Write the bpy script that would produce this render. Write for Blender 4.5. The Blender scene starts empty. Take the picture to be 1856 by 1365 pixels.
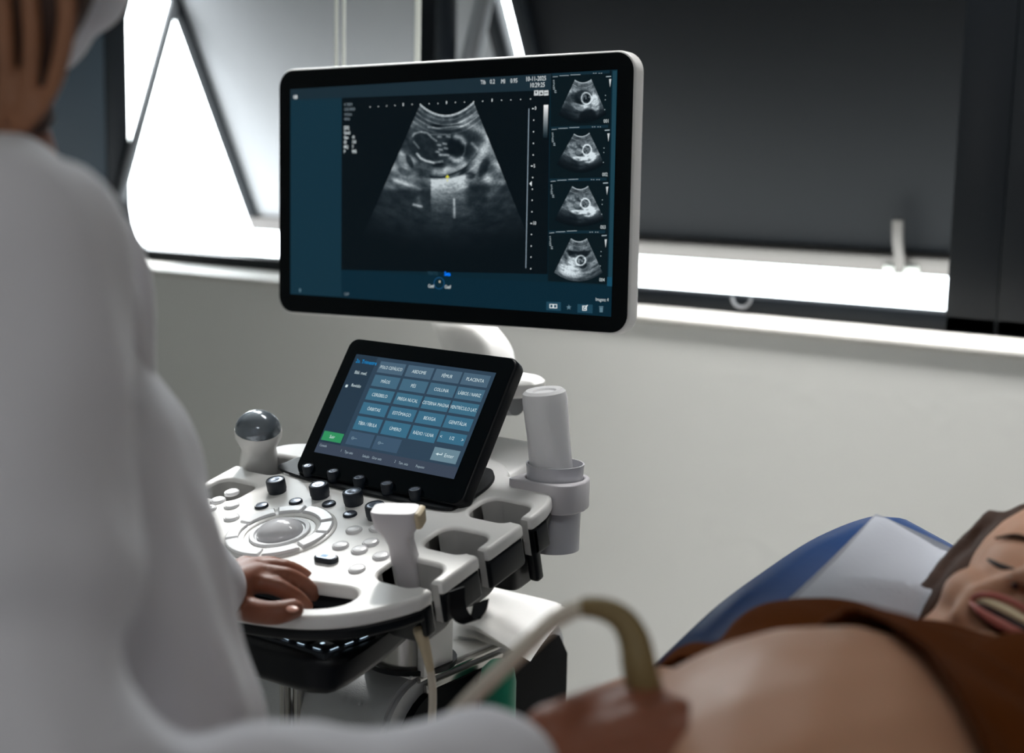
import bpy, bmesh, math, random
import numpy as np
from mathutils import Vector, Matrix, noise
random.seed(7)
scn = bpy.context.scene
COL = scn.collection
# ------------------------------------------------------------------ camera
F = 2620.0; CX, CY = 928.0, 682.5
CAM = Vector((0, 0, 1.45))
def cam_axes(yaw, pitch, roll):
    y, p, r = map(math.radians, (yaw, pitch, roll))
    fwd = Vector((-math.sin(y)*math.cos(p), math.cos(y)*math.cos(p), -math.sin(p)))
    right = Vector((math.cos(y), math.sin(y), 0)); up = right.cross(fwd)
    return (right*math.cos(r)+up*math.sin(r), up*math.cos(r)-right*math.sin(r), fwd)
RX, UX, FX = cam_axes(36.5, 8.6, 1.2)
cd = bpy.data.cameras.new('camera'); cam = bpy.data.objects.new('camera', cd); COL.objects.link(cam)
cam.matrix_world = Matrix(((RX.x, UX.x, -FX.x, CAM.x), (RX.y, UX.y, -FX.y, CAM.y), (RX.z, UX.z, -FX.z, CAM.z), (0, 0, 0, 1)))
cd.sensor_width = 36.0; cd.lens = F/1856*36; cd.clip_start = 0.05; cd.clip_end = 200
cd.dof.use_dof = True; cd.dof.focus_distance = 1.66; cd.dof.aperture_fstop = 2.9
scn.camera = cam
# ------------------------------------------------------------------ view, world, lights
vs = scn.view_settings
vs.view_transform = 'Standard'; vs.look = 'None'; vs.gamma = 1.0; vs.use_curve_mapping = False; vs.exposure = 0.0
scn.cycles.use_denoising = True
scn.cycles.max_bounces = 8
W_ = bpy.data.worlds.new('daylight'); scn.world = W_; W_.use_nodes = True
bg = W_.node_tree.nodes['Background']; bg.inputs[0].default_value = (0.90, 0.97, 1.0, 1); bg.inputs[1].default_value = 1.0
_nt = W_.node_tree; _tc = _nt.nodes.new('ShaderNodeTexCoord'); _sx = _nt.nodes.new('ShaderNodeSeparateXYZ'); _mr = _nt.nodes.new('ShaderNodeMapRange')   # bright hazy sky over darker ground
_nt.links.new(_tc.outputs['Generated'], _sx.inputs[0]); _nt.links.new(_sx.outputs['Z'], _mr.inputs[0])
_mr.inputs[1].default_value = -0.12; _mr.inputs[2].default_value = 0.06; _mr.inputs[3].default_value = 3.5; _mr.inputs[4].default_value = 18.0
_nt.links.new(_mr.outputs[0], bg.inputs[1])
def light(name, typ, loc, target, energy, color=(1, 1, 1), **kw):
    l = bpy.data.lights.new(name, typ); o = bpy.data.objects.new(name, l); COL.objects.link(o)
    o.location = loc; d = Vector(target)-Vector(loc); o.rotation_euler = d.to_track_quat('-Z', 'Y').to_euler()
    l.energy = energy; l.color = color
    for k, v in kw.items(): setattr(l, k, v)
    return o
light('sun', 'SUN', (-6, 8, 9), (-6+1.25, 8-1.4, 9-1.96), 6.6, (1.0, 0.985, 0.95), angle=math.radians(5))
light('added_fill_light', 'AREA', (0.9, -1.2, 3.2), (0.9, -1.2, 0), 19.0, (0.97, 0.99, 1.0), shape='RECTANGLE', size=1.2, size_y=0.6)  # added fill from behind the camera, lifts the coat and the room
light('added_fill_light', 'AREA', (-0.7, 2.08, 3.2), (-0.7, 2.08, 0), 30.0, (1.0, 0.995, 0.985), shape='RECTANGLE', size=2.0, size_y=0.16, spread=math.radians(50))  # added narrow wash, brightens the wall under the windows
def portal(loc, target, sx, sy):
    o = light('window_daylight', 'AREA', loc, target, 1.0, shape='RECTANGLE', size=sx, size_y=sy); o.data.cycles.is_portal = True; return o
portal((-2.65, 2.52, 1.72), (-2.65, 0, 1.72), 1.1, 1.15)
portal((-1.48, 2.52, 1.72), (-1.48, 0, 1.72), 1.2, 1.15)
portal((-2.57, 2.52, 2.75), (-2.57, 0, 2.75), 1.2, 0.92)
# ------------------------------------------------------------------ picture helpers: a pixel of the photograph to a point in the room
def ray(px, py): return RX*((px-CX)/F)+UX*((CY-py)/F)+FX
def W(px, py, d): return CAM+ray(px, py)*d
def onplane(px, py, n, p0):
    r = ray(px, py); n = Vector(n); return CAM+r*((Vector(p0)-CAM).dot(n)/r.dot(n))
# ------------------------------------------------------------------ materials
def lin(c):
    f = lambda v: v/12.92 if v <= 0.04045 else ((v+0.055)/1.055)**2.4
    return tuple(f(x/255.0) for x in c)
MATS = {}
def mat(name, rgb, rough=0.5, metal=0.0, spec=0.5, emit=None, estr=1.0, bump=0.0, bscale=200.0, var=0.0, vscale=6.0, trans=0.0, sss=0.0, sheen=0.0, ior=1.45, coat=0.0):
    if name in MATS: return MATS[name]
    m = bpy.data.materials.new(name); m.use_nodes = True; nt = m.node_tree; b = nt.nodes['Principled BSDF']
    c = lin(rgb); b.inputs['Base Color'].default_value = (*c, 1); b.inputs['Roughness'].default_value = rough
    b.inputs['Metallic'].default_value = metal; b.inputs['Specular IOR Level'].default_value = spec
    b.inputs['Transmission Weight'].default_value = trans; b.inputs['IOR'].default_value = ior
    b.inputs['Sheen Weight'].default_value = sheen; b.inputs['Coat Weight'].default_value = coat
    if sss:
        b.inputs['Subsurface Weight'].default_value = sss; b.inputs['Subsurface Radius'].default_value = (0.02, 0.008, 0.005); b.inputs['Subsurface Scale'].default_value = 0.4
    if emit:
        b.inputs['Emission Color'].default_value = (*lin(emit), 1); b.inputs['Emission Strength'].default_value = estr
    tc = nt.nodes.new('ShaderNodeTexCoord')
    if var:
        n = nt.nodes.new('ShaderNodeTexNoise'); n.inputs['Scale'].default_value = vscale; n.inputs['Detail'].default_value = 4
        nt.links.new(tc.outputs['Object'], n.inputs['Vector'])
        r = nt.nodes.new('ShaderNodeMapRange'); r.inputs[3].default_value = 1-var; r.inputs[4].default_value = 1+var
        nt.links.new(n.outputs['Fac'], r.inputs[0])
        mx = nt.nodes.new('ShaderNodeVectorMath'); mx.operation = 'SCALE'; mx.inputs[0].default_value = c
        nt.links.new(r.outputs[0], mx.inputs['Scale']); nt.links.new(mx.outputs[0], b.inputs['Base Color'])
    if bump:
        n = nt.nodes.new('ShaderNodeTexNoise'); n.inputs['Scale'].default_value = bscale; n.inputs['Detail'].default_value = 3
        nt.links.new(tc.outputs['Object'], n.inputs['Vector'])
        bp = nt.nodes.new('ShaderNodeBump'); bp.inputs['Strength'].default_value = bump; bp.inputs['Distance'].default_value = 0.002
        nt.links.new(n.outputs['Fac'], bp.inputs['Height']); nt.links.new(bp.outputs[0], b.inputs['Normal'])
    MATS[name] = m; return m
def glow(name, rgb, s=1.0):
    if name in MATS: return MATS[name]
    m = bpy.data.materials.new(name); m.use_nodes = True; nt = m.node_tree; b = nt.nodes['Principled BSDF']
    b.inputs['Base Color'].default_value = (0.004, 0.005, 0.006, 1); b.inputs['Roughness'].default_value = 0.25; b.inputs['Specular IOR Level'].default_value = 0.12
    b.inputs['Emission Color'].default_value = (*lin(rgb), 1); b.inputs['Emission Strength'].default_value = s
    MATS[name] = m; return m
def glow_attr(name):
    if name in MATS: return MATS[name]
    m = bpy.data.materials.new(name); m.use_nodes = True; nt = m.node_tree; b = nt.nodes['Principled BSDF']
    b.inputs['Base Color'].default_value = (0.004, 0.005, 0.006, 1); b.inputs['Roughness'].default_value = 0.25; b.inputs['Specular IOR Level'].default_value = 0.12
    a = nt.nodes.new('ShaderNodeVertexColor'); a.layer_name = 'scan'
    nt.links.new(a.outputs[0], b.inputs['Emission Color']); b.inputs['Emission Strength'].default_value = 1.0
    MATS[name] = m; return m
M = dict(
    wall=mat('wall_paint', (214, 214, 210), 0.85, bump=0.15, bscale=60, var=0.025, vscale=3),
    floor=mat('floor_vinyl', (150, 148, 144), 0.5, var=0.06, vscale=5),
    ceil=mat('ceiling_paint', (225, 224, 220), 0.9, var=0.02),
    frame=mat('window_frame_dark', (11, 16, 21), 0.45, spec=0.25, var=0.1, vscale=20),
    film_glare=mat('window_film_glare', (138, 139, 142), 0.55, spec=0.25, bump=0.05, bscale=500, var=0.05),  # the dark film made lighter: window glare put into the left pane's colour
    film=mat('dark_window_film', (15, 17, 20), 0.55, spec=0.12, bump=0.05, bscale=500, var=0.05),
    rail=mat('sash_rail', (92, 88, 86), 0.35, metal=0.5, var=0.05),
    seal=mat('pale_strip', (225, 228, 222), 0.5, var=0.03),
    ledge=mat('ledge_stone', (200, 198, 192), 0.6, var=0.06, vscale=15, bump=0.2, bscale=80),
    darkpanel=mat('dark_panel', (20, 38, 48), 0.6, var=0.08, vscale=4),
    white=mat('white_plastic', (232, 231, 229), 0.32, spec=0.45, var=0.01),
    white2=mat('white_plastic_button', (226, 226, 228), 0.25, var=0.01),
    lav=mat('pale_grey_plastic', (205, 202, 206), 0.4, var=0.015),
    cup=mat('grey_plastic_cup', (200, 200, 206), 0.4, var=0.02),
    black=mat('black_plastic', (8, 12, 17), 0.4, spec=0.3, bump=0.03, bscale=900),
    knob=mat('knob_rubber', (24, 32, 42), 0.45, bump=0.05, bscale=900),
    knobtop=mat('knob_top', (120, 126, 138), 0.22, metal=0.7),
    glass=mat('screen_glass', (2, 8, 13), 0.12, spec=0.14),
    chrome=mat('brushed_metal', (190, 188, 184), 0.22, metal=1.0, var=0.04, vscale=30),
    ball=mat('trackball_grey', (200, 200, 204), 0.12, var=0.01),
    ring=mat('ring_grey', (205, 205, 208), 0.3),
    dome=mat('dome_grey', (112, 120, 128), 0.13, spec=0.8, metal=0.35),
    grey=mat('grey_metal', (120, 122, 126), 0.45, var=0.03),
    bodyg=mat('body_grey_shell', (186, 188, 190), 0.45, bump=0.25, bscale=700, var=0.02),
    beige=mat('beige_rubber', (198, 182, 152), 0.55, var=0.03),
    cable=mat('cable_cream', (206, 196, 180), 0.5, var=0.03),
    olive=mat('cable_olive', (128, 108, 70), 0.55, var=0.04),
    paper=mat('paper_white', (236, 235, 233), 0.8, bump=0.1, bscale=30),
    green=mat('green_plastic', (20, 128, 100), 0.35, var=0.08, vscale=12),
    gel=mat('bottle_translucent', (253, 253, 255), 0.5, trans=0.18, ior=1.2, var=0.02, vscale=30),
    coat=mat('coat_cotton', (214, 211, 217), 0.85, sheen=0.45, bump=0.15, bscale=500, var=0.02),
    mask=mat('mask_white', (222, 222, 230), 0.8, sheen=0.9, bump=0.1, bscale=300),
    skin_d=mat('skin_brown', (134, 80, 58), 0.5, sss=0.15, var=0.12, vscale=40, bump=0.25, bscale=160),
    skin_h=mat('skin_tan', (196, 146, 112), 0.5, sss=0.15, var=0.06, vscale=20),
    skin_p=mat('skin_light', (190, 142, 114), 0.5, sss=0.2, var=0.05, vscale=12, bump=0.05, bscale=200),
    nail=mat('nail_pink', (214, 158, 140), 0.25),
    hair_d=mat('hair_dark_brown', (62, 40, 32), 0.55, var=0.35, vscale=25),
    hair_l=mat('hair_light_brown', (146, 98, 70), 0.5, var=0.3, vscale=30), blackm=mat('matt_black_panel', (6, 8, 11), 0.65, spec=0.12),
    hair_p=mat('hair_brown', (62, 40, 28), 0.6, spec=0.2, var=0.35, vscale=30, bump=0.5, bscale=90),
    shirt=mat('shirt_rust', (92, 46, 12), 0.95, spec=0.1, bump=0.2, bscale=400, var=0.05),
    blue=mat('vinyl_blue', (0, 40, 84), 0.38, spec=0.5, bump=0.2, bscale=25, var=0.1, vscale=8),
    cloth=mat('pillow_cloth', (176, 179, 188), 0.85, sheen=0.1, bump=0.3, bscale=250),
    lip=mat('lip_rose', (176, 98, 88), 0.4), teeth=mat('teeth', (226, 208, 172), 0.3), mouth=mat('mouth_dark', (46, 16, 18), 0.5),
    lash=mat('lash_dark', (26, 18, 18), 0.5), trouser=mat('trouser_navy', (36, 42, 58), 0.85), shoe=mat('shoe_white', (210, 210, 210), 0.5),
    sheet=mat('bed_sheet', (206, 208, 212), 0.85, bump=0.2, bscale=60))
# ------------------------------------------------------------------ object helpers
def finish(me, smooth=40):
    for p in me.polygons: p.use_smooth = True
    try: me.set_sharp_from_angle(angle=math.radians(smooth))
    except Exception: pass
def world_of(o):
    m = o.matrix_basis.copy()
    if o.parent: m = world_of(o.parent) @ o.matrix_parent_inverse @ m
    return m
def adopt(o, parent):
    if parent is not None:
        o.parent = parent; o.matrix_parent_inverse = world_of(parent).inverted()
def obj(name, src, m, parent=None, mw=None, smooth=40):
    """link bmesh or mesh (built in world space, or in a local frame mw) as one object"""
    if isinstance(src, bmesh.types.BMesh):
        me = bpy.data.meshes.new(name); bmesh.ops.recalc_face_normals(src, faces=src.faces); src.to_mesh(me); src.free()
    else: me = src; me.name = name
    finish(me, smooth)
    me.materials.clear()
    for k in (m if isinstance(m, (list, tuple)) else [m]): me.materials.append(M[k] if isinstance(k, str) else k)
    if mw is None:            # bring the origin to the shape's base centre
        n = len(me.vertices); co = np.empty(n*3); me.vertices.foreach_get('co', co); co = co.reshape(-1, 3)
        c = Vector(((co[:, 0].min()+co[:, 0].max())/2, (co[:, 1].min()+co[:, 1].max())/2, co[:, 2].min()))
        me.transform(Matrix.Translation(-c)); mw = Matrix.Translation(c)
    o = bpy.data.objects.new(name, me); COL.objects.link(o)
    adopt(o, parent)
    o.matrix_basis = mw
    return o
def inst(src, parent, mw):
    o = src.copy(); COL.objects.link(o)
    o.parent = None; o.matrix_parent_inverse = Matrix.Identity(4); adopt(o, parent); o.matrix_basis = mw
    return o
def thing(name, label, cat, loc, group=None, kind=None):
    o = bpy.data.objects.new(name, None); COL.objects.link(o); o.location = loc; o.empty_display_size = 0.05
    return tag(o, label, cat, group, kind)
def tag(o, label, cat, group=None, kind=None):
    o['label'] = label; o['category'] = cat
    if group: o['group'] = group
    if kind: o['kind'] = kind
    return o
def struct(name, src, m, label=None, cat=None, mw=None):
    o = obj(name, src, m, None, mw); o['kind'] = 'structure'
    if label: o['label'] = label
    if cat: o['category'] = cat
    return o
def box(bm, lo, hi, bevel=0.0, seg=2, mw=None):
    lo, hi = Vector(lo), Vector(hi); c = (lo+hi)/2; s = hi-lo
    r = bmesh.ops.create_cube(bm, size=1.0, matrix=Matrix.Translation(c) @ Matrix.Diagonal((s.x, s.y, s.z, 1)))
    vs_ = r['verts']
    if bevel > 0:
        es = list({e for v in vs_ for e in v.link_edges})
        rb = bmesh.ops.bevel(bm, geom=es, offset=bevel, segments=seg, profile=0.5, affect='EDGES')
        vs_ = list({v for f in rb['faces'] for v in f.verts} | {v for v in vs_ if v.is_valid})
    if mw is not None: bmesh.ops.transform(bm, matrix=mw, verts=[v for v in vs_ if v.is_valid])
    return bm
def nb(): return bmesh.new()
def smooth_path(pts, n=6, closed=False):
    P = [Vector(p) for p in pts]; out = []
    m = len(P)
    rng = range(m) if closed else range(m-1)
    for i in rng:
        a = P[(i-1) % m] if (closed or i > 0) else P[0]*2-P[1]
        b, c = P[i], P[(i+1) % m]
        d = P[(i+2) % m] if (closed or i+2 < m) else P[-1]*2-P[-2]
        for k in range(n):
            t = k/n
            out.append(0.5*((2*b)+(c-a)*t+(2*a-5*b+4*c-d)*t*t+(3*b-a-3*c+d)*t**3))
    if not closed: out.append(P[-1])
    return out
def tube(bm, pts, r, seg=12, caps=True):
    P = [Vector(p) for p in pts]; n = len(P); R_ = r if isinstance(r, (list, tuple)) else [r]*n
    if len(R_) != n: R_ = list(np.interp(np.linspace(0, 1, n), np.linspace(0, 1, len(R_)), R_))
    t0 = (P[1]-P[0]).normalized(); a = Vector((0, 0, 1)) if abs(t0.z) < 0.9 else Vector((1, 0, 0))
    x = t0.cross(a).normalized(); rings = []
    for i in range(n):
        t = (P[min(i+1, n-1)]-P[max(i-1, 0)]).normalized(); x = (x-t*x.dot(t)).normalized(); y = t.cross(x)
        rings.append([bm.verts.new(P[i]+(x*math.cos(2*math.pi*k/seg)+y*math.sin(2*math.pi*k/seg))*R_[i]) for k in range(seg)])
    for i in range(n-1):
        for k in range(seg): bm.faces.new((rings[i][k], rings[i][(k+1) % seg], rings[i+1][(k+1) % seg], rings[i+1][k]))
    if caps: bm.faces.new(rings[0][::-1]); bm.faces.new(rings[-1])
    return bm
def lathe(bm, prof, seg=32, sx=1.0, sy=1.0, mw=None, caps=True):
    rings = []; mw = mw or Matrix.Identity(4)
    for r, z in prof:
        rings.append([bm.verts.new(mw @ Vector((r*sx*math.cos(2*math.pi*k/seg), r*sy*math.sin(2*math.pi*k/seg), z))) for k in range(seg)])
    for i in range(len(prof)-1):
        for k in range(seg): bm.faces.new((rings[i][k], rings[i][(k+1) % seg], rings[i+1][(k+1) % seg], rings[i+1][k]))
    if caps: bm.faces.new(rings[0][::-1]); bm.faces.new(rings[-1])
    return bm
def loft(bm, secs, seg=28, power=3.0, mw=None):
    """secs: (z, half_x, half_y, cx, cy) super-ellipse sections"""
    rings = []; mw = mw or Matrix.Identity(4)
    for z, hx, hy, cx, cy in secs:
        ring = []
        for k in range(seg):
            a = 2*math.pi*k/seg; c, s = math.cos(a), math.sin(a)
            ring.append(bm.verts.new(mw @ Vector((cx+hx*math.copysign(abs(c)**(2/power), c), cy+hy*math.copysign(abs(s)**(2/power), s), z))))
        rings.append(ring)
    for i in range(len(secs)-1):
        for k in range(seg): bm.faces.new((rings[i][k], rings[i][(k+1) % seg], rings[i+1][(k+1) % seg], rings[i+1][k]))
    bm.faces.new(rings[0][::-1]); bm.faces.new(rings[-1]); return bm
def evaluated(o, mods=()):
    for typ, kw in mods:
        md = o.modifiers.new(typ, typ)
        for k, v in kw.items(): setattr(md, k, v)
    bpy.context.view_layer.update()
    dg = bpy.context.evaluated_depsgraph_get(); ev = o.evaluated_get(dg)
    me = bpy.data.meshes.new_from_object(ev, depsgraph=dg)
    dat = o.data; bpy.data.objects.remove(o)
    if isinstance(dat, bpy.types.Mesh): bpy.data.meshes.remove(dat)
    else: bpy.data.curves.remove(dat)
    return me
def plate(polys, z0, z1, bevel=0.0, res=3):
    """flat plate with holes: polys = outline then holes, in local xy; bevel rounds every rim"""
    cu = bpy.data.curves.new('plate', 'CURVE'); cu.dimensions = '2D'; cu.fill_mode = 'BOTH'
    cu.extrude = max((z1-z0)/2-bevel, 1e-5); cu.bevel_depth = bevel; cu.bevel_resolution = res; cu.offset = -bevel
    for P in polys:
        sp = cu.splines.new('POLY'); sp.points.add(len(P)-1); sp.use_cyclic_u = True
        for q, p in zip(sp.points, P): q.co = (p[0], p[1], 0, 1)
    o = bpy.data.objects.new('plate', cu); COL.objects.link(o)
    me = evaluated(o); me.transform(Matrix.Translation((0, 0, (z0+z1)/2)))
    return me
def rrect(w, h, r, cx=0, cy=0, n=8):
    out = []
    for sx, sy, a0 in ((1, 1, 0), (-1, 1, 90), (-1, -1, 180), (1, -1, 270)):
        for k in range(n+1):
            a = math.radians(a0+90*k/n); out.append((cx+sx*(w/2-r)+r*math.cos(a), cy+sy*(h/2-r)+r*math.sin(a)))
    return out
def ellipsoid(bm, c, r, rot=None, sub=3):
    mw = Matrix.Translation(c) @ (rot.to_4x4() if rot is not None else Matrix.Identity(4)) @ Matrix.Diagonal((r[0], r[1], r[2], 1))
    bmesh.ops.create_icosphere(bm, subdivisions=sub, radius=1.0, matrix=mw); return bm
def capsule(bm, a, b, ra, rb, flat=1.0, fdir=None):
    a, b = Vector(a), Vector(b); n = 14; d = b-a; L = max(d.length, 1e-6); t = d/L
    prof = []
    for k in range(7): th = math.pi/2*(k/6); prof.append((max(ra*math.sin(th), 1e-4), -ra*math.cos(th)))
    for k in range(1, 7): prof.append((ra+(rb-ra)*k/7, L*k/7))
    for k in range(7): th = math.pi/2*(k/6); prof.append((max(rb*math.cos(th), 1e-4), L+rb*math.sin(th)))
    q = t.to_track_quat('Z', 'Y').to_matrix().to_4x4()
    if fdir is not None:
        y = Vector(fdir); y = (y-t*y.dot(t)).normalized(); x = y.cross(t)
        q = Matrix((x, y, t)).transposed().to_4x4()
    lathe(bm, prof, 20, 1.0, flat, Matrix.Translation(a) @ q); return bm
def chain(bm, pts, rs, **kw):
    for i in range(len(pts)-1): capsule(bm, pts[i], pts[i+1], rs[i], rs[i+1], **kw)
    return bm
def remesh(bm, voxel, smooth_it=4, factor=0.5):
    me = bpy.data.meshes.new('tmp'); bmesh.ops.recalc_face_normals(bm, faces=bm.faces); bm.to_mesh(me); bm.free()
    o = bpy.data.objects.new('tmp', me); COL.objects.link(o)
    mods = [('REMESH', dict(mode='VOXEL', voxel_size=voxel, adaptivity=0.0))]
    if smooth_it: mods.append(('SMOOTH', dict(factor=factor, iterations=smooth_it)))
    return evaluated(o, mods)
def displace(me, fn):
    nrm = [v.normal.copy() for v in me.vertices]
    for v, n in zip(me.vertices, nrm): v.co += n*fn(v.co)
    me.update(); return me
def text_bm(bm, s, x, y, h, align='LEFT', z=0.0, bold=0.0, squeeze=1.0):
    cu = bpy.data.curves.new('t', 'FONT'); cu.body = s; cu.size = h/0.69; cu.align_x = align; cu.offset = bold; cu.resolution_u = 2
    o = bpy.data.objects.new('t', cu); COL.objects.link(o)
    me = evaluated(o); me.transform(Matrix.Translation((x, y, z)) @ Matrix.Diagonal((squeeze, 1, 1, 1)))
    bm.from_mesh(me); bpy.data.meshes.remove(me); return bm
def quad(bm, pts, z=None):
    vs_ = [bm.verts.new(Vector((p[0], p[1], p[2] if z is None else z))) for p in pts]; return bm.faces.new(vs_)
def rect_bm(bm, x0, y0, x1, y1, z): quad(bm, ((x0, y0), (x1, y0), (x1, y1), (x0, y1)), z)
# ================================================================== ROOM
YW, YF = 2.30, 2.50          # inner wall face, window frame plane
ZL = 1.165                   # ledge height
XL, XR, YB, ZC = -3.19, 2.6, -2.8, 3.3
b = nb(); box(b, (XL-.1, YB-.1, -.06), (XR+.1, 2.9, 0)); struct('floor', b, 'floor')
b = nb(); box(b, (XL-.1, YB-.1, ZC), (XR+.1, 2.58, ZC+.08)); struct('ceiling', b, 'ceil')
b = nb(); box(b, (XL-.1, YB, 0), (XL, 2.47, ZC)); struct('wall_left', b, 'wall')
b = nb(); box(b, (XR, YB, 0), (XR+.1, 2.62, ZC)); struct('wall_right', b, 'wall')
b = nb(); box(b, (XL-.1, YB-.1, 0), (XR+.1, YB, ZC)); struct('wall_front', b, 'wall')
b = nb()
box(b, (XL, YW, 0), (XR, 2.54, ZL-.012))                       # below the windows
box(b, (XL, 2.47, 2.24), (XR, 2.58, 2.27))                       # header
box(b, (XL, 2.47, 3.22), (XR, 2.58, ZC))
box(b, (-1.95, 2.47, 2.27), (XR, 2.58, 3.22))
box(b, (0.75, YW, ZL-.012), (XR, 2.62, 2.24))
struct('wall_back', b, 'wall')
b = nb(); box(b, (XL, YW-.004, ZL-.014), (0.75, 2.53, ZL), .003, 2); struct('trim_1', b, 'ledge', 'pale stone window ledge running under the dark windows', 'window ledge')
b = nb(); box(b, (XL, YB, 0), (XR, YB+.012, .09)); struct('baseboard_front', b, 'white')
b = nb(); box(b, (XL, YW-.012, 0), (XR, YW, .09)); struct('baseboard_back', b, 'white')
# ---- windows
def frame_bm(x0, x1, z0, z1, w, wl=None, y0=YF-.03, y1=YF+.045):
    bm = nb(); wl = wl or w
    box(bm, (x0, y0, z0), (x1, y1, z0+.03), .003)
    box(bm, (x0, y0, z1-w), (x1, y1, z1), .003)
    box(bm, (x0, y0, z0), (x0+wl, y1, z1), .003)
    box(bm, (x1-w, y0, z0), (x1, y1, z1), .003)
    return bm
HZ = 2.235; ANG = math.radians(25.6); SL = 1.115
def sash_pt(x, s, off=0.0):     # a point s metres down the open sash from its hinge
    return Vector((x, YF+.02+math.sin(ANG)*s+math.cos(ANG)*off, HZ-math.cos(ANG)*s+math.sin(ANG)*off))
def sash_box(bm, x0, x1, s0, s1, o0, o1, bev=.003):
    mw = Matrix(((1, 0, 0, 0), (0, math.cos(ANG), math.sin(ANG), YF+.02), (0, math.sin(ANG), -math.cos(ANG), HZ), (0, 0, 0, 1)))
    box(bm, (x0, o0, s0), (x1, o1, s1), bev, 2, mw)
def sash(win, x0, x1, film='film'):
    bm = nb(); w = .042
    sash_box(bm, x0, x0+w, 0, SL, -.02, .018); sash_box(bm, x1-w, x1, 0, SL, -.02, .018); sash_box(bm, x0, x1, 0, w, -.02, .018)
    sash_box(bm, x0, x1, SL-.02, SL, -.02, .018)
    f = obj('sash', bm, 'frame', win)
    bm = nb(); sash_box(bm, x0+.004, x1-.004, SL-.046, SL-.002, -.026, .012, .008); obj('bottom_rail', bm, 'rail', f)
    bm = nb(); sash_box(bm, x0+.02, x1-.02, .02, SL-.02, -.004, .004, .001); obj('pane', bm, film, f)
    return f
def stay(win, x, xs, s=0.42):
    bm = nb(); a = Vector((x, YF+.005, 1.33)); e = sash_pt(xs, s, -.012); d = (e-a)
    tube(bm, [a, e], .0155, 12); bmesh.ops.create_icosphere(bm, subdivisions=2, radius=.018, matrix=Matrix.Translation(a))
    bmesh.ops.create_icosphere(bm, subdivisions=2, radius=.0165, matrix=Matrix.Translation(e))
    obj('stay_arm', bm, 'grey', win)
w1 = struct('window_1', frame_bm(-3.19, -2.065, ZL, 2.24, .045, .012), 'frame', 'dark framed awning window swung wide open at the left of the room', 'window')
s1 = sash(w1, -3.18, -2.075, 'film_glare'); stay(w1, -3.17, -3.165); stay(w1, -2.10, -2.085)
w2 = struct('window_2', frame_bm(-2.065, -.80, ZL, 2.24, .09, .012), 'frame', 'dark framed awning window with a curved handle, behind the monitor', 'window')
s2 = sash(w2, -2.035, -.86); stay(w2, -2.05, -2.03, .34)
hx = onplane(1610, 460, (0, 1, 0), (0, 2.91, 0)).x
bm = nb(); hp = [(-.016, -.026, SL-.012), (-.010, -.05, SL-.02), (0, -.058, SL-.05), (.0, -.056, SL-.10), (.002, -.048, SL-.145)]
mwS = Matrix(((1, 0, 0, 0), (0, math.cos(ANG), math.sin(ANG), YF+.02), (0, math.sin(ANG), -math.cos(ANG), HZ), (0, 0, 0, 1)))
pp = smooth_path(hp, 5); k = 0
prev = None
for q in pp:
    ring = [bm.verts.new(mwS @ (q+Vector((dx, dy, 0)) + Vector((hx+.02, 0, 0)))) for dx, dy in ((-.0105, -.004), (.0105, -.004), (.0105, .004), (-.0105, .004))]
    if prev:
        for j in range(4): bm.faces.new((prev[j], prev[(j+1) % 4], ring[(j+1) % 4], ring[j]))
    else: bm.faces.new(ring)
    prev = ring
bm.faces.new(prev)
obj('handle', bm, 'rail', s2)
bm = nb(); sash_box(bm, hx-.03, hx+.045, SL-.028, SL+.004, -.04, -.02, .006); obj('handle_base', bm, 'seal', s2)
bm = nb(); tube(bm, [Vector((-1.285+.02*math.cos(a), YF-.034, ZL+.032-.02*math.sin(a))) for a in [math.pi*k/10 for k in range(11)]], .003, 8); obj('catch', bm, 'grey', w2)
b = frame_bm(-.80, .75, ZL, 2.24, .06); box(b, (-.745, YF-.005, ZL+.05), (-.72, YF+.03, 2.2), .003)
w3 = struct('window_3', b, 'frame', 'closed dark window at the right end of the window row', 'window')
bm = nb(); box(bm, (-.76, YF, ZL+.02), (.72, YF+.02, 2.2)); obj('pane', bm, 'black', w3)
w4 = struct('added_sun_window', frame_bm(-3.19, -1.95, 2.27, 3.22, .03), 'frame', 'added narrow high window above the open one, letting the sun in', 'window')  # unseen opening, added and sized to let the sun onto the console
def hanging_cord(label, px, d, r, z0):
    p = W(px, 60, d); bm = nb(); tube(bm, [(p.x, p.y, z0), (p.x, p.y, ZC)], r, 14); tag(obj('hanging_cord', bm, 'seal'), label, 'cord', 'pale cords hanging behind the monitor')
hanging_cord('left one of two pale cords hanging close together behind the top edge of the monitor', 609.5, 2.2, .0026, 1.42)
hanging_cord('right one of two pale cords hanging close together behind the top edge of the monitor', 623.5, 2.2, .0026, 1.42)
hanging_cord('thicker white cord hanging alone behind the monitor, beside the dark window post', 757, 2.25, .0048, 1.42)
# dark panel on the left wall beside the window
t = thing('wall_panel', 'dark blue panel on the left wall beside the open window', 'panel', (XL+.02, 1.5, 1.34))
b = nb(); box(b, (XL, .4, 1.32), (XL+.012, 2.468, 2.6), .004); obj('board', b, 'darkpanel', t)
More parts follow.
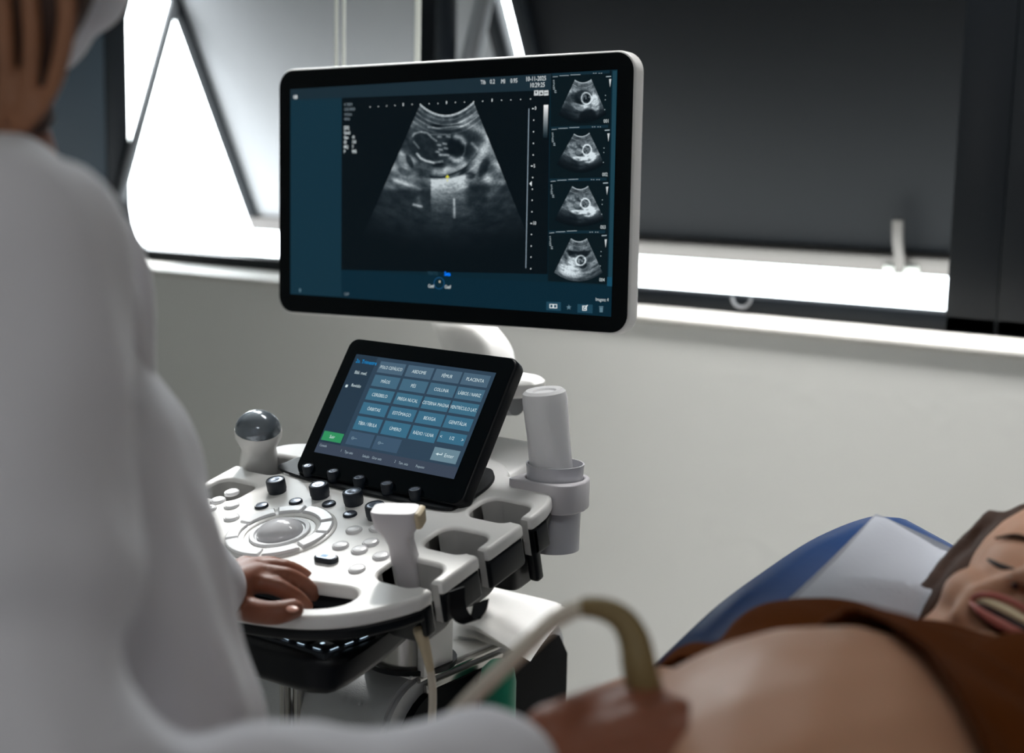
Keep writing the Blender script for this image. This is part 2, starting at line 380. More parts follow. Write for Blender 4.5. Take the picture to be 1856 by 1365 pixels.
# housings for the two added fill lamps, out of view
for (x, y, lb) in ((.9, -1.2, 'added flat white fill lamp above the foot of the bed'), (-.7, 1.9, 'added flat white fill lamp washing the window wall')):
    t = thing('added_fill_lamp', lb, 'lamp', (x, y, 3.21), 'added fill lamps')
    b = nb(); 
    for lo, hi in (((-.66, -.36, 0), (.66, -.32, .09)), ((-.66, .32, 0), (.66, .36, .09)), ((-.66, -.36, 0), (-.62, .36, .09)), ((.62, -.36, 0), (.66, .36, .09)), ((-.66, -.36, .05), (.66, .36, .09))):
        box(b, Vector(lo)+Vector((x, y, 3.21)), Vector(hi)+Vector((x, y, 3.21)))
    obj('housing', b, 'white', t)
# ================================================================== ULTRASOUND MACHINE
P0 = Vector((-1.127, 1.10, 1.033)); TT = math.radians(14)
PU, PV, PN = Vector((1, 0, 0)), Vector((0, math.cos(TT), math.sin(TT))), Vector((0, -math.sin(TT), math.cos(TT)))
PM = Matrix(((PU.x, PV.x, PN.x, P0.x), (PU.y, PV.y, PN.y, P0.y), (PU.z, PV.z, PN.z, P0.z), (0, 0, 0, 1)))
def pan(px, py, h=0.0): return onplane(px, py, PN, P0+PN*h)
def pat(u, v, h=0.0): return PM @ Vector((u, v, h))
def TP(u, v, h=0.0): return PM @ Matrix.Translation((u, v, h))
machine = thing('ultrasound_machine', 'white ultrasound machine with a large monitor, touch screen and button panel', 'ultrasound machine', (-1.15, 1.40, 0))
UC = 0.02
def mir(P): return [(2*UC-x, y) for x, y in reversed(P)]
# ---- console outline (right half from the front centre to the rear centre), pockets open to the side
def pocket(cv, g=0.0, side=1):
    cu = .197; w, h, r, ch = .064+2*g, .050+2*g, .017+g, .0065+g
    P = []
    x0, x1, y0, y1 = cu-w/2, cu+w/2, cv-h/2, cv+h/2; yc = cv-.012
    def arc(cx, cy, a0, a1): return [(cx+r*math.cos(math.radians(a0+(a1-a0)*k/8)), cy+r*math.sin(math.radians(a0+(a1-a0)*k/8))) for k in range(9)]
    XO = .243
    e = .005
    P += [(XO, yc-ch-e), (XO-e*.3, yc-ch-e*.3), (XO-e, yc-ch), (x1+.0005, yc-ch)]
    P += arc(x1-r, y0+r, 0, -90)[3:] if y0+r < yc-ch else arc(x1-r, y0+r, -35, -90)
    P += arc(x0+r, y0+r, -90, -180) + arc(x0+r, y1-r, 180, 90) + arc(x1-r, y1-r, 90, 0)
    P += [(x1+.0005, yc+ch), (XO-e, yc+ch), (XO-e*.3, yc+ch+e*.3), (XO, yc+ch+e)]
    return P
PC = (-.012, .065, .143)
def half(g=0.0, out=0.0, pockets=True):
    fr = smooth_path([(UC, -.150, 0), (.085, -.146, 0), (.150, -.131, 0), (.194, -.108, 0), (.225, -.076, 0), (.2415, -.050, 0)], 5)
    P = [(p.x, p.y) for p in fr]
    if pockets:
        for c in PC: P += pocket(c, g)
    P += [(p.x, p.y) for p in smooth_path([(.243, .152, 0), (.240, .175, 0), (.226, .200, 0), (.190, .216, 0), (.15, .222, 0)], 5)]
    P += [(p.x, p.y) for p in smooth_path([(.145, .232, 0), (.12, .25, 0), (.06, .268, 0), (UC, .274, 0)], 4)]
    return P
def outline(g=0.0, out=0.0, pockets=True):
    h = half(g, out, pockets); P = h + mir(h)
    if out: 
        c = Vector((UC, .05)); P = [tuple(Vector(p)+(Vector(p)-c).normalized()*out) for p in P]
    return P
hh = [(p.x, p.y) for p in smooth_path([(UC, -.080, 0), (.081, -.076, 0), (.135, -.067, 0), (.164, -.063, 0), (.178, -.072, 0), (.177, -.090, 0), (.160, -.106, 0), (.13, -.117, 0), (.07, -.128, 0), (UC, -.131, 0)], 4)]
hole = hh + mir(hh)[1:-1]
def grow(P, d):
    n = len(P); out = []
    for i in range(n):
        a, b_ = Vector(P[i-1]), Vector(P[(i+1) % n]); t = (b_-a); nrm = Vector((t.y, -t.x))
        out.append(tuple(Vector(P[i])+nrm.normalized()*d if nrm.length > 1e-9 else P[i]))
    return out
panel = obj('control_panel', plate([outline(), hole], -.016, 0, .0045, 3), 'white', machine, PM.copy())
obj('under_shell', plate([outline(.004, -.003), hole], -.030, -.0165, .004, 3), 'black', machine, PM.copy())
# pocket liners and black cups
for side in (1, -1):
    for c in PC:
        P = pocket(c, -.0002)
        if side < 0: P = [(2*UC-x, y) for x, y in P]
        bm = nb(); rows = []
        for z in (-.004, -.046): rows.append([bm.verts.new((x, y, z)) for x, y in P[2:-2]])
        for i in range(len(rows[0])-1): bm.faces.new((rows[0][i], rows[0][i+1], rows[1][i+1], rows[1][i]))
        bmesh.ops.solidify(bm, geom=bm.faces[:], thickness=.0022)
        obj('holder_liner', bm, 'white', panel, PM.copy())
        bm = nb(); xc = .195 if side > 0 else 2*UC-.195
        zc = -.086 if c > .1 else -.066; loft(bm, [(zc, .027, .022, xc, c), (zc+.004, .030, .025, xc, c), (-.03, .0345, .0285, xc, c)], 36, 5)
        bmesh.ops.delete(bm, geom=[f for f in bm.faces if len(f.verts) > 4 and f.calc_center_median().z > -.04], context='FACES_ONLY')
        obj('holder_cup', bm, 'black', machine, PM.copy())
fa = [(-.047, PC[0]-.012-.0065)]+[(PC[i]-.012+.0065, PC[i+1]-.012-.0065) for i in range(2)]+[(PC[2]-.012+.0065, .172)]
for side in (1, -1):
    for v0, v1 in fa:
        x0, x1 = (.2315, .2412) if side > 0 else (2*UC-.2412, 2*UC-.2315)
        if v1 > .16:
            bm = nb(); box(bm, (x0-.004, v0+.0012, -.080), (x1, v0+.014, -.0155), .004, 3); obj('side_fascia', bm, 'black', panel, PM.copy())
        bm = nb(); box(bm, (x0, v0+.0012, -.049), (x1, v1-.0012, -.0155), .004, 3); obj('side_fascia', bm, 'black', panel, PM.copy())
# rear deck below the monitor arm (white, flat, slightly lower)
b = nb(); box(b, (-.13, .20, -.03), (.15, .33, -.004), .012, 3); obj('rear_deck', b, 'white', machine, PM.copy())
# black base plate the touch screen stands on
obj('screen_base', plate([[(p.x, p.y) for p in smooth_path([(-.128, .128, 0), (-.03, .116, 0), (.072, .1135, 0), (.138, .115, 0), (.152, .13, 0), (.152, .184, 0), (.137, .214, 0), (.108, .224, 0), (0, .2, 0), (-.118, .175, 0), (-.137, .15, 0)], 5, True)]], 0, .004, .0015, 2), 'black', machine, PM.copy())
# ---- knobs and buttons
def lathe_obj(name, prof, m, parent, mw, seg=32, sx=1, sy=1): 
    bm = nb(); lathe(bm, prof, seg, sx, sy); return obj(name, bm, m, parent, mw)
def knob(r, h, u, v):
    k = lathe_obj('knob', [(r*.93, 0), (r*.93, .002), (r, .0035), (r, h-.0015), (r*.94, h), (r*.8, h+.0003), (r*.78, h-.0006)], 'knob', panel, TP(u, v))
    c = lathe_obj('knob_cap', [(r*.77, h-.0008), (r*.77, h-.0002), (r*.6, h+.0002), (r*.3, h-.0003)], 'knobtop', k, TP(u, v))
    return k
for px, py in ((503, 891), (581, 900), (642, 913), (683, 938)):
    p = PM.inverted() @ pan(px, py); knob(.0115, .016, p.x, p.y)
for px, py in ((562, 866), (607, 876), (654, 888), (704, 899), (755, 910)):
    p = PM.inverted() @ pan(px, py); knob(.0072, .0165, p.x, p.y)
wb = None
def z5(x, y): return (370+x/3.79, 720+y/3.79)
for x, y in ((190, 658), (95, 713), (190, 748), (190, 831), (1030, 917), (938, 1024), (1068, 1054), (1215, 1095), (1050, 1184), (600, 517), (1145, 1003), (35, 770), (20, 850), (1190, 905)):
    p = PM.inverted() @ pan(*z5(x, y)); 
    if wb is None: wb = lathe_obj('button', [(.0093, -.001), (.0093, .0012), (.0086, .0022), (.0080, .0019), (.0076, .0017), (.0070, .0026), (.005, .0030), (.002, .0031)], 'white2', panel, TP(p.x, p.y), 28)
    else: inst(wb, panel, TP(p.x, p.y))
for x, y in ((395, 752), (630, 722), (858, 738), (1003, 810)):
    p = PM.inverted() @ pan(*z5(x, y))
    k = lathe_obj('dark_button', [(.0082, -.001), (.0082, .0015), (.0074, .0026), (.0066, .0024)], 'knob', panel, TP(p.x, p.y), 28)
    lathe_obj('button_face', [(.0066, .0022), (.0064, .0027), (.004, .0030), (.001, .0031)], 'knobtop', k, TP(p.x, p.y), 28)
p = PM.inverted() @ pan(592, 1016)
k = obj('freeze_button', plate([rrect(.029, .015, .0074, 0, 0)], -.001, .005, .002, 2), 'knob', panel, TP(p.x, p.y) @ Matrix.Rotation(math.radians(6), 4, 'Z'))
k2 = obj('button_face', plate([rrect(.024, .0105, .0052, 0, 0)], .0048, .0056, .0003, 1), 'knobtop', k, TP(p.x, p.y) @ Matrix.Rotation(math.radians(6), 4, 'Z'))
b = nb(); 
for i in range(4): rect_bm(b, -.006+i*.0022, -.003, -.0045+i*.0022, .003, .0059)
obj('lit_symbol', b, glow('lit_blue', (150, 195, 235), .9), k, TP(p.x, p.y) @ Matrix.Rotation(math.radians(6), 4, 'Z'))
# trackball, its ring and the eight ring keys
TB = (-.004, .002)
lathe_obj('trackball_ring', [(.0345, -.001), (.0345, .0018), (.0335, .0026), (.0295, .0024), (.0278, .0006)], 'ring', panel, TP(*TB), 48)
bm = nb(); R0 = .0262; lathe(bm, [(max(R0*math.cos(a), 1e-4), R0*math.sin(a)*.55+.0) for a in [math.pi/2*k/12 for k in range(13)]], 40)
obj('trackball', bm, 'ball', panel, TP(*TB))
lathe_obj('ring_base', [(.064, -.001), (.064, .001), (.062, .0022), (.042, .0022), (.040, .001), (.040, -.001)], 'white', panel, TP(*TB), 64)
def arc_key(a0, a1, r0, r1):
    P = [(r1*math.cos(math.radians(a0+(a1-a0)*k/12)), r1*math.sin(math.radians(a0+(a1-a0)*k/12))) for k in range(13)]
    P += [(r0*math.cos(math.radians(a1+(a0-a1)*k/12)), r0*math.sin(math.radians(a1+(a0-a1)*k/12))) for k in range(13)]
    return P
for a0, a1 in ((-20, 12), (16, 42), (48, 100), (104, 136), (140, 182), (186, 224), (228, 292), (296, 336)):
    obj('ring_key', plate([arc_key(a0, a1, .0455, .0605)], .001, .0052, .0016, 2), 'white2', panel, TP(*TB))
# ---- touch screen
TC = CAM+ray(730.43, 749.74)*1.70
ty, tt = math.radians(-.76), math.radians(33.14)
TX = Vector((math.cos(ty), math.sin(ty), 0)); tN = Vector((math.sin(ty), -math.cos(ty), 0))
TU = Vector((0, 0, 1))*math.cos(tt)-tN*math.sin(tt); TN = TX.cross(TU)
TM = Matrix(((TX.x, TU.x, TN.x, TC.x), (TX.y, TU.y, TN.y, TC.y), (TX.z, TU.z, TN.z, TC.z), (0, 0, 0, 1)))
SW, SH = .219, .134
def tl(px, py): return TM.inverted() @ onplane(px, py, TN, TC)
c1, c2 = tl(628, 621), tl(846, 905)
bw, bh = .262, .186; bx, by = .001, -.0035
touch = obj('touch_screen', plate([rrect(bw, bh, .013, bx, by)], -.020, -.001, .004, 3), 'black', machine, TM.copy())
obj('front_glass', plate([rrect(bw-.004, bh-.004, .012, bx, by)], -.0012, .0, 0.0003, 1), 'glass', touch, TM.copy())
b = nb(); mwb = TM.copy()
loft(b, [(-.02, .07, .045, 0, -.035), (-.05, .055, .035, 0, -.05), (-.085, .03, .03, 0, -.075)], 24, 4); obj('screen_bracket', b, 'chrome', touch, mwb)
def tf(x, y): return ((x-.5)*SW, (.5-y)*SH)
def trect(bm, x0, y0, x1, y1, z): a, c = tf(x0, y0), tf(x1, y1); rect_bm(bm, a[0], c[1], c[0], a[1], z)
b = nb(); trect(b, 0, 0, 1, 1, .0004); disp = obj('display', b, glow('t_bg', (46, 66, 84)), touch, TM.copy())
b = nb(); trect(b, .0, .005, .165, .985, .0006); obj('side_menu', b, glow('t_side', (36, 54, 70)), touch, TM.copy())
b = nb(); trect(b, .0, .895, 1, 1, .0007); obj('status_bar', b, glow('t_stat', (58, 68, 84)), touch, TM.copy())
b = nb(); cols = ((.2, .387), (.405, .589), (.604, .785), (.797, .977)); rows = ((.037, .150), (.174, .287), (.312, .425), (.451, .566), (.591, .722))
lab = (('POLO CEFÁLICO', 'ABDOME', 'FÊMUR', 'PLACENTA'), ('MÃOS', 'PÉS', 'COLUNA', 'LÁBIOS / NARIZ'), ('CEREBELO', 'PREGA NUCAL', 'CISTERNA MAGNA', 'VENTRÍCULO LAT.'), ('ÓRBITAS', 'ESTÔMAGO', 'BEXIGA', 'GENITÁLIA'), ('TÍBIA / FÍBULA', 'ÚMERO', 'RÁDIO / ULNA', ''))
mk = [glow('t_key%d' % i, c) for i, c in enumerate(((72, 98, 118), (66, 102, 124), (60, 106, 130), (58, 106, 132), (56, 106, 132)))]
TXT = glow('t_text', (205, 222, 226)); TXT2 = glow('t_text2', (160, 178, 188))
def tkey(t_, x, y, h, al='LEFT', sq=.85, col=TXT, name='key_text'):
    bm = nb(); text_bm(bm, t_, x, y, h, al, .0011, squeeze=sq); return obj(name, bm, col, touch, TM.copy())
for j, (y0, y1) in enumerate(rows):
    for i, (x0, x1) in enumerate(cols):
        if j == 4 and i == 3: y0, y1 = .60, .702
        bk = nb(); trect(bk, x0, y0, x1, y1, .0007); obj('screen_key', bk, mk[j], touch, TM.copy())
        s = lab[j][i]
        if s:
            x, y = tf((x0+x1)/2, (y0+y1)/2); tkey(s, x, y-.0021, .0042, 'CENTER', .78 if len(s) > 10 else .88)
x, y = tf(.887, .651); tkey('<      1/2      >', x, y-.002, .0042, 'CENTER', 1)
bk = nb(); trect(bk, .802, .751, .975, .872, .0008); obj('enter_key', bk, glow('t_enter', (104, 132, 146)), touch, TM.copy())
x, y = tf(.915, .812); tkey('Enter', x, y-.002, .0044, 'CENTER', 1); tx = nb()
a = tf(.835, .812); tube(tx, [(a[0]+.007, a[1]+.0022, .0012), (a[0]+.007, a[1], .0012), (a[0], a[1], .0012)], .0005, 6); quad(tx, ((a[0]-.002, a[1]), (a[0]+.0016, a[1]+.0018), (a[0]+.0016, a[1]-.0018)), .0012); obj('enter_arrow', tx, TXT, touch, TM.copy())
for x0 in (.195, .39):
    bk = nb(); trect(bk, x0, .742, x0+.18, .872, .0007); obj('ghost_key', bk, glow('t_ghost', (60, 84, 106)), touch, TM.copy())
    bk = nb(); a = tf(x0+.03, .807); tube(bk, [(a[0], a[1], .001), (a[0]+.008, a[1], .001)], .0004, 6); tube(bk, [(a[0]+.0015+.0018*math.cos(k*.7), a[1]+.0018*math.sin(k*.7), .001) for k in range(10)], .0003, 6)
    obj('ghost_symbol', bk, glow('t_dim', (112, 136, 152)), touch, TM.copy())
bk = nb(); trect(bk, .011, .785, .16, .875, .0008); obj('green_key', bk, glow('t_green', (48, 142, 92)), touch, TM.copy())
x, y = tf(.085, .83); tkey('Sair', x, y-.002, .004, 'CENTER', 1)
for s, xx, yy in (('Bibl. med.', .046, .195), ('Revisão', .062, .325)):
    x, y = tf(xx, yy); tkey(s, x, y, .0042)
tx = nb(); x, y = tf(.04, .31); rect_bm(tx, x-.004, y-.004, x-.0005, y-.0005, .001)
obj('menu_icon', tx, TXT, touch, TM.copy())
tx = nb(); x, y = tf(.02, .085); text_bm(tx, '2o. Trimestre', x, y, .005, 'LEFT', .001, squeeze=.85); obj('title_text', tx, glow('t_cyan', (0, 150, 225)), touch, TM.copy())
for s, xx, yy in (('Camada', .02, .93), ('1', .185, .945), ('Tipo seta', .215, .95), ('Seleção', .35, .955), ('Girar seta', .42, .955), ('2', .58, .95), ('Tam. seta', .61, .955), ('Pequeno', .73, .955)):
    x, y = tf(xx, yy); tkey(s, x, y-.001, .0032, 'LEFT', .8, TXT2, 'status_text')
# ---- monitor
MC = Vector((-1.226, 1.489, 1.402)); my, mt, mr = map(math.radians, (3.111, 1.987, 1.52))
X0 = Vector((math.cos(my), math.sin(my), 0)); N0 = Vector((math.sin(my), -math.cos(my), 0)); U0 = Vector((0, 0, 1))*math.cos(mt)-N0*math.sin(mt)
MX = X0*math.cos(mr)+U0*math.sin(mr); MU = U0*math.cos(mr)-X0*math.sin(mr); MN = MX.cross(MU)
MM = Matrix(((MX.x, MU.x, MN.x, MC.x), (MX.y, MU.y, MN.y, MC.y), (MX.z, MU.z, MN.z, MC.z), (0, 0, 0, 1))); MI = MM.inverted()
def mon(px, py): p = MI @ onplane(px, py, MN, MC); return (p.x, p.y)
monitor = obj('monitor', plate([rrect(.577, .346, .026)], -.024, -.0008, .004, 3), 'white', machine, MM.copy())
obj('front_glass', plate([rrect(.5715, .3405, .0235)], -.002, 0, .0004, 1), 'glass', monitor, MM.copy())
b = nb(); loft(b, [(-.024, .24, .14, 0, 0), (-.034, .23, .13, 0, 0), (-.045, .15, .10, 0, -.02)], 40, 5); obj('rear_shell', b, 'white', monitor, MM.copy())
def mq(name, pts, col, z=.0006, par=None):
    bm = nb(); quad(bm, [mon(*p) for p in pts], z); return obj(name, bm, col, par or monitor, MM.copy())
TLc, TRc, BRc, BLc = (526.8, 162), (1119.6, 125.9), (1108, 574.2), (526.8, 533)
def sp(x, y):   # picture fractions across the display
    t = Vector(TLc).lerp(Vector(TRc), x); u = Vector(BLc).lerp(Vector(BRc), x); return t.lerp(u, y)
mq('display', (TLc, TRc, BRc, BLc), glow('m_bg', (6, 34, 46)), .0004)
def grad(name, pts, cols, z, n=10):
    bm = nb(); lay = bm.verts.layers.float_color.new('scan'); q = [Vector(mon(*p)) for p in pts]; g = []
    for j in range(n+1):
        for i in range(n+1):
            x, y = i/n, j/n; p = q[0].lerp(q[1], x).lerp(q[3].lerp(q[2], x), y); v = bm.verts.new((p.x, p.y, z))
            c = [(cols[0][k]*(1-x)+cols[1][k]*x)*(1-y)+(cols[3][k]*(1-x)+cols[2][k]*x)*y for k in range(3)]; v[lay] = (*lin(c), 1); g.append(v)
    for j in range(n):
        for i in range(n): bm.faces.new((g[j*(n+1)+i], g[j*(n+1)+i+1], g[(j+1)*(n+1)+i+1], g[(j+1)*(n+1)+i]))
    return obj(name, bm, glow_attr('scan_pixels'), monitor, MM.copy())
mq('side_strip', ((527, 181), (620, 176), (619, 537.5), (527, 532.8)), glow('m_side', (15, 46, 60)), .0007)
mq('top_bar', (TLc, (1000, 133.3), (999.5, 163), (526.8, 181.5)), glow('m_top', (24, 42, 52)), .0007)
mq('scan_background', ((620, 177), (997, 163.5), (993, 497), (619, 489)), glow('m_scan', (3, 12, 18)), .0007)
mq('tool_bar', ((619, 490), (1109.3, 519), (1108, 574), (619, 539)), glow('m_tool', (5, 36, 50)), .0007)
mq('gallery_background', ((999.5, 134), (1109, 127.3), (1101, 515.5), (993.5, 509.5)), glow('m_gal', (5, 20, 26)), .0008)
mq('scroll_bar', ((1111.5, 128.5), (1119, 128), (1110.2, 519.2), (1103, 518.7)), glow('m_scroll', (26, 62, 76)), .0010)
mq('scroll_arrow', ((1101.5, 502), (1110, 502.5), (1109.8, 519), (1101, 518.5)), glow('m_scroll2', (20, 72, 96)), .0012)
# ---- scan pictures (computed speckle on a fan-shaped grid)
rng = np.random.RandomState(11)
def vnoise(x, y, seed=0):
    r = np.random.RandomState(seed).rand(64, 64); xi = np.floor(x).astype(int); yi = np.floor(y).astype(int); fx = x-xi; fy = y-yi
    fx = fx*fx*(3-2*fx); fy = fy*fy*(3-2*fy); g = lambda a, b_: r[a % 64, b_ % 64]
    return (g(xi, yi)*(1-fx)+g(xi+1, yi)*fx)*(1-fy)+(g(xi, yi+1)*(1-fx)+g(xi+1, yi+1)*fx)*fy
def fbm(x, y, seed, o=3): return sum(vnoise(x*2**k, y*2**k, seed+k)*.5**k for k in range(o))/sum(.5**k for k in range(o))
def seg_dist(X, Y, pts):
    d = np.full(X.shape, 1e9)
    for (ax, ay), (bx_, by_) in zip(pts[:-1], pts[1:]):
        vx, vy = bx_-ax, by_-ay; t = np.clip(((X-ax)*vx+(Y-ay)*vy)/(vx*vx+vy*vy+1e-9), 0, 1); d = np.minimum(d, np.hypot(X-ax-t*vx, Y-ay-t*vy))
    return d
def ell(X, Y, cx, cy, rx, ry, rot=0):
    a = math.radians(rot); dx, dy = X-cx, Y-cy; return np.hypot((dx*math.cos(a)+dy*math.sin(a))/rx, (-dx*math.sin(a)+dy*math.cos(a))/ry)
def sstep(x): x = np.clip(x, 0, 1); return x*x*(3-2*x)
def fan(name, tl_, tr_, bl_, br_, sag_t, sag_b, fn, nx, ny, tint, z, par=None):
    """fan corners in picture pixels; the top and bottom rims are arcs"""
    a = np.linspace(0, 1, nx)[None, :]; b_ = np.linspace(0, 1, ny)[:, None]
    lx = tl_[0]+(bl_[0]-tl_[0])*b_; ly = tl_[1]+(bl_[1]-tl_[1])*b_; rx = tr_[0]+(br_[0]-tr_[0])*b_; ry = tr_[1]+(br_[1]-tr_[1])*b_
    sag = sag_t+(sag_b-sag_t)*b_; s = 4*a*(1-a)
    X = lx+(rx-lx)*a; Y = ly+(ry-ly)*a+sag*s
    A = np.broadcast_to(a, X.shape); B = np.broadcast_to(b_, X.shape)
    val = np.clip(fn(X, Y, A, B), 0, 1)
    q = [mon(X.flat[0], Y.flat[0])]
    # plane map for all points at once
    D = np.stack([RX[k]*((X-CX)/F)+UX[k]*((CY-Y)/F)+FX[k] for k in range(3)], -1)
    nn = np.array(MN); t = (np.array(MC-CAM)@nn)/(D@nn); Pw = np.array(CAM)+D*t[..., None]; L = Pw-np.array(MC)
    U_ = L@np.array(MX); V_ = L@np.array(MU)
    co = np.stack([U_, V_, np.full(U_.shape, z)], -1).reshape(-1, 3)
    idx = np.arange(nx*ny).reshape(ny, nx); fc = np.stack([idx[:-1, :-1], idx[:-1, 1:], idx[1:, 1:], idx[1:, :-1]], -1).reshape(-1, 4)
    me = bpy.data.meshes.new(name); me.from_pydata(co.tolist(), [], fc.tolist())
    ca = me.color_attributes.new('scan', 'FLOAT_COLOR', 'POINT')
    v = val.reshape(-1, 1); base = np.array([3, 12, 18])/255.0; tin = np.array(tint)/255.0
    srgb = base+(tin-base)*v; l = np.where(srgb <= .04045, srgb/12.92, ((srgb+.055)/1.055)**2.4)
    ca.data.foreach_set('color', np.concatenate([l, np.ones((len(l), 1))], 1).ravel())
    return obj(name, me, glow_attr('scan_pixels'), par or monitor, MM.copy())
def zz(*pts): return [(600+x/4.64, 120+y/4.64) for x, y in pts]
def z2(*pts): return [(600+x/4.64, 340+y/4.64) for x, y in pts]
def main_scan(X, Y, A, B):
    tex = fbm(A*16, B*34, 3, 4); fine = fbm(A*70, B*190, 9, 2); coarse = fbm(A*5+3, B*7, 21, 2)
    v = .30+.45*(tex-.5)+.25*(coarse-.5)
    def put(pts, w, amt, soft=1.0):
        nonlocal v; d = seg_dist(X, Y, pts); v = v+amt*np.exp(-(d/w)**2*soft)
    def dark(cx, cy, rx, ry, amt, rot=0, edge=.35):
        nonlocal v; e = ell(X, Y, cx, cy, rx, ry, rot); k = sstep((1+edge-e)/(2*edge)); v = v*(1-amt*k)
    # tissue layers under the probe
    lay = np.exp(-((B-.085)/.06)**2); v = v*(1-.75*lay)+lay*(.12+.75*np.maximum(0, np.sin(B*210+2.5*fbm(A*4, B*3, 31))-.45)*(.35+fbm(A*9, B*20, 5)))
    v = np.where(B < .012, .80, v)
    # overall falloff
    put(zz((1130, 490), (1300, 560)), 9, .30); put(zz((1090, 470), (1230, 410)), 3, .35); put(zz((700, 480), (860, 545)), 8, .12)
    dark(*zz((890, 500))[0], 11, 2.6, .8, 4); put(zz((820, 512), (900, 524), (1050, 508), (1110, 505)), 1.3, .55)
    # amniotic sac and the fetus
    dark(*zz((925, 690))[0], 66, 40, .55, 4); dark(*zz((1180, 640))[0], 24, 26, .5, -30)
    dark(*zz((790, 680))[0], 23, 25, .35); dark(*zz((1060, 690))[0], 19, 23, .75)
    put(zz((690, 590), (705, 568), (760, 552), (815, 562), (850, 600), (890, 628)), 1.6, .42); put(zz((840, 575), (1010, 578)), 1.1, .3); put(zz((700, 635), (745, 690)), 1.5, .35)
    put(zz((728, 738), (760, 775), (800, 795), (868, 812)), 2.0, .75); put(zz((600, 735), (660, 760), (720, 800)), 4, .15)
    for q in ((905, 592), (980, 592), (903, 662), (950, 652), (960, 690), (890, 720), (915, 700)): put(zz(q, (q[0]+22, q[1]+3)), 2.0, .45)
    put(zz((918, 745), (990, 748)), 2.0, .55); put(zz((885, 808), (940, 800)), 2.0, .4)
    put(zz((1055, 592), (1095, 600), (1125, 640)), 5.0, .55); put(zz((1010, 770), (1060, 790), (1105, 775)), 4.5, .5); put(zz((1040, 800), (1090, 800)), 4, .3)
    put(zz((1135, 650), (1130, 720), (1105, 770)), 1.6, .2)
    dark(*zz((920, 835))[0], 14, 4, .75); put(zz((880, 885), (960, 880)), 6, .38); put(zz((985, 860), (1060, 870), (1120, 830)), 7, .42)
    dark(*zz((1150, 860))[0], 18, 4.5, .8, -40); put(zz((855, 930), (940, 938), (1010, 915), (1070, 890), (1180, 800), (1240, 700)), 1.0, .1)
    d = seg_dist(X, Y, zz((845, 932), (940, 938), (1010, 912), (1080, 885), (1140, 850), (1230, 740))); v = v*(1-.85*np.exp(-(d/2.0)**2))
    # bright tissue right of the sac
    put(zz((1200, 850), (1270, 730), (1330, 620)), 10, .42); put(zz((1270, 700), (1400, 740)), 6, .2); put(zz((1190, 650), (1230, 690)), 3, .35)
    dark(*zz((1290, 850))[0], 8, 17, .7, 20); dark(*zz((1175, 920))[0], 9, 6, .75); dark(*zz((1380, 790))[0], 15, 4, .5, -25)
    put(zz((1380, 800), (1420, 840)), 7, .45); put(zz((1320, 950), (1360, 1010)), 8, .5); put(zz((1340, 1090), (1440, 990)), 6, .45); put(z2((1340, 70), (1400, 30)), 9, .35)
    # left side
    put(zz((590, 740), (690, 800)), 7, .38); put(zz((520, 860), (680, 930)), 8, .32); dark(*zz((665, 800))[0], 5, 13, .75, -25); dark(*zz((620, 890))[0], 13, 6, .5, 25)
    put(zz((540, 958), (640, 990), (750, 1035)), 4, .5); put(zz((600, 800), (640, 850)), 6, .3)
    # the bright column below the sac and shadows at its sides
    x0c, x1c = zz((838, 0))[0][0], zz((1195, 0))[0][0]
    low = zz((0, 940))[0][1]-9*sstep((X-zz((985, 0))[0][0])/42)
    yy = Y-low; wob = 5*(fbm(A*6, B*14, 61, 2)-.5)
    col = sstep((X-x0c+wob*.4)/3.5)*sstep((x1c-X+wob*3)/16)
    dn = np.exp(-np.maximum(yy-26, 0)/(15+9*fbm(A*7, B*2, 63, 2)))*sstep(yy/4)
    streak = .40+.85*fbm(A*9, B*55, 41, 3); v = v*(1-.75*(yy > 12)*sstep((yy-12)/14))+col*dn*.62*streak
    v = v+.22*np.exp(-np.abs(seg_dist(X, Y, zz((845, 960), (900, 960), (1100, 930))))/8)*(yy > 0)
    put(z2((1040, 100), (1042, 250)), 2.2, .5*1.0); put(z2((700, 145), (765, 160)), 2.2, .55); put(z2((740, 90), (745, 150)), 4, .18)
    v = v+.10*np.exp(-((yy-70)/45)**2)*(.3+tex)
    v = v*(1-sstep((B-.55)/.40))
    v = v*(.72+.55*fine)
    edge = np.minimum(A, 1-A); return np.clip(v, 0, .92)*sstep(edge/.004+.2)*(.95)
fan('scan_image', (763, 188.5), (859, 184.3), (648, 449), (972, 462), 22, 34, main_scan, 300, 300, (222, 232, 236), .0012)
def thumb(seed, cx, cy, rx, ry, rot, extra):
    def fn(X, Y, A, B):
        tex = fbm(A*7, B*16, seed, 4); fine = fbm(A*40, B*60, seed+5, 2)
        v = .42+.7*(tex-.5)+.5*(fbm(A*3, B*4, seed+9, 2)-.5)
        v = np.where(B < .025, .75, v); lay = np.exp(-((B-.10)/.05)**2); v = v*(1-.6*lay)+lay*.35*(np.sin(B*160) > .2)
        for (ex, ey, r1, r2, ro, am) in extra:
            e = ell(A, B, ex, ey, r1, r2, ro); k = sstep((1.2-e)/.4)
            v = v*(1-k*abs(am)) if am < 0 else v+am*k*(.5+tex)
        e = ell(A, B, cx, cy, rx, ry, rot); v = v*(1-.6*(e < .85)); v = v+.75*np.exp(-((e-1)/.16)**2)+.3*(e < .8)*(fbm(A*18, B*18, seed+2) > .55)
        v = v*(1-sstep((B-.62)/.36)) if seed != 44 else v*(1-.55*sstep((B-.75)/.3))
        return v*(.7+.6*fine)
    return fn
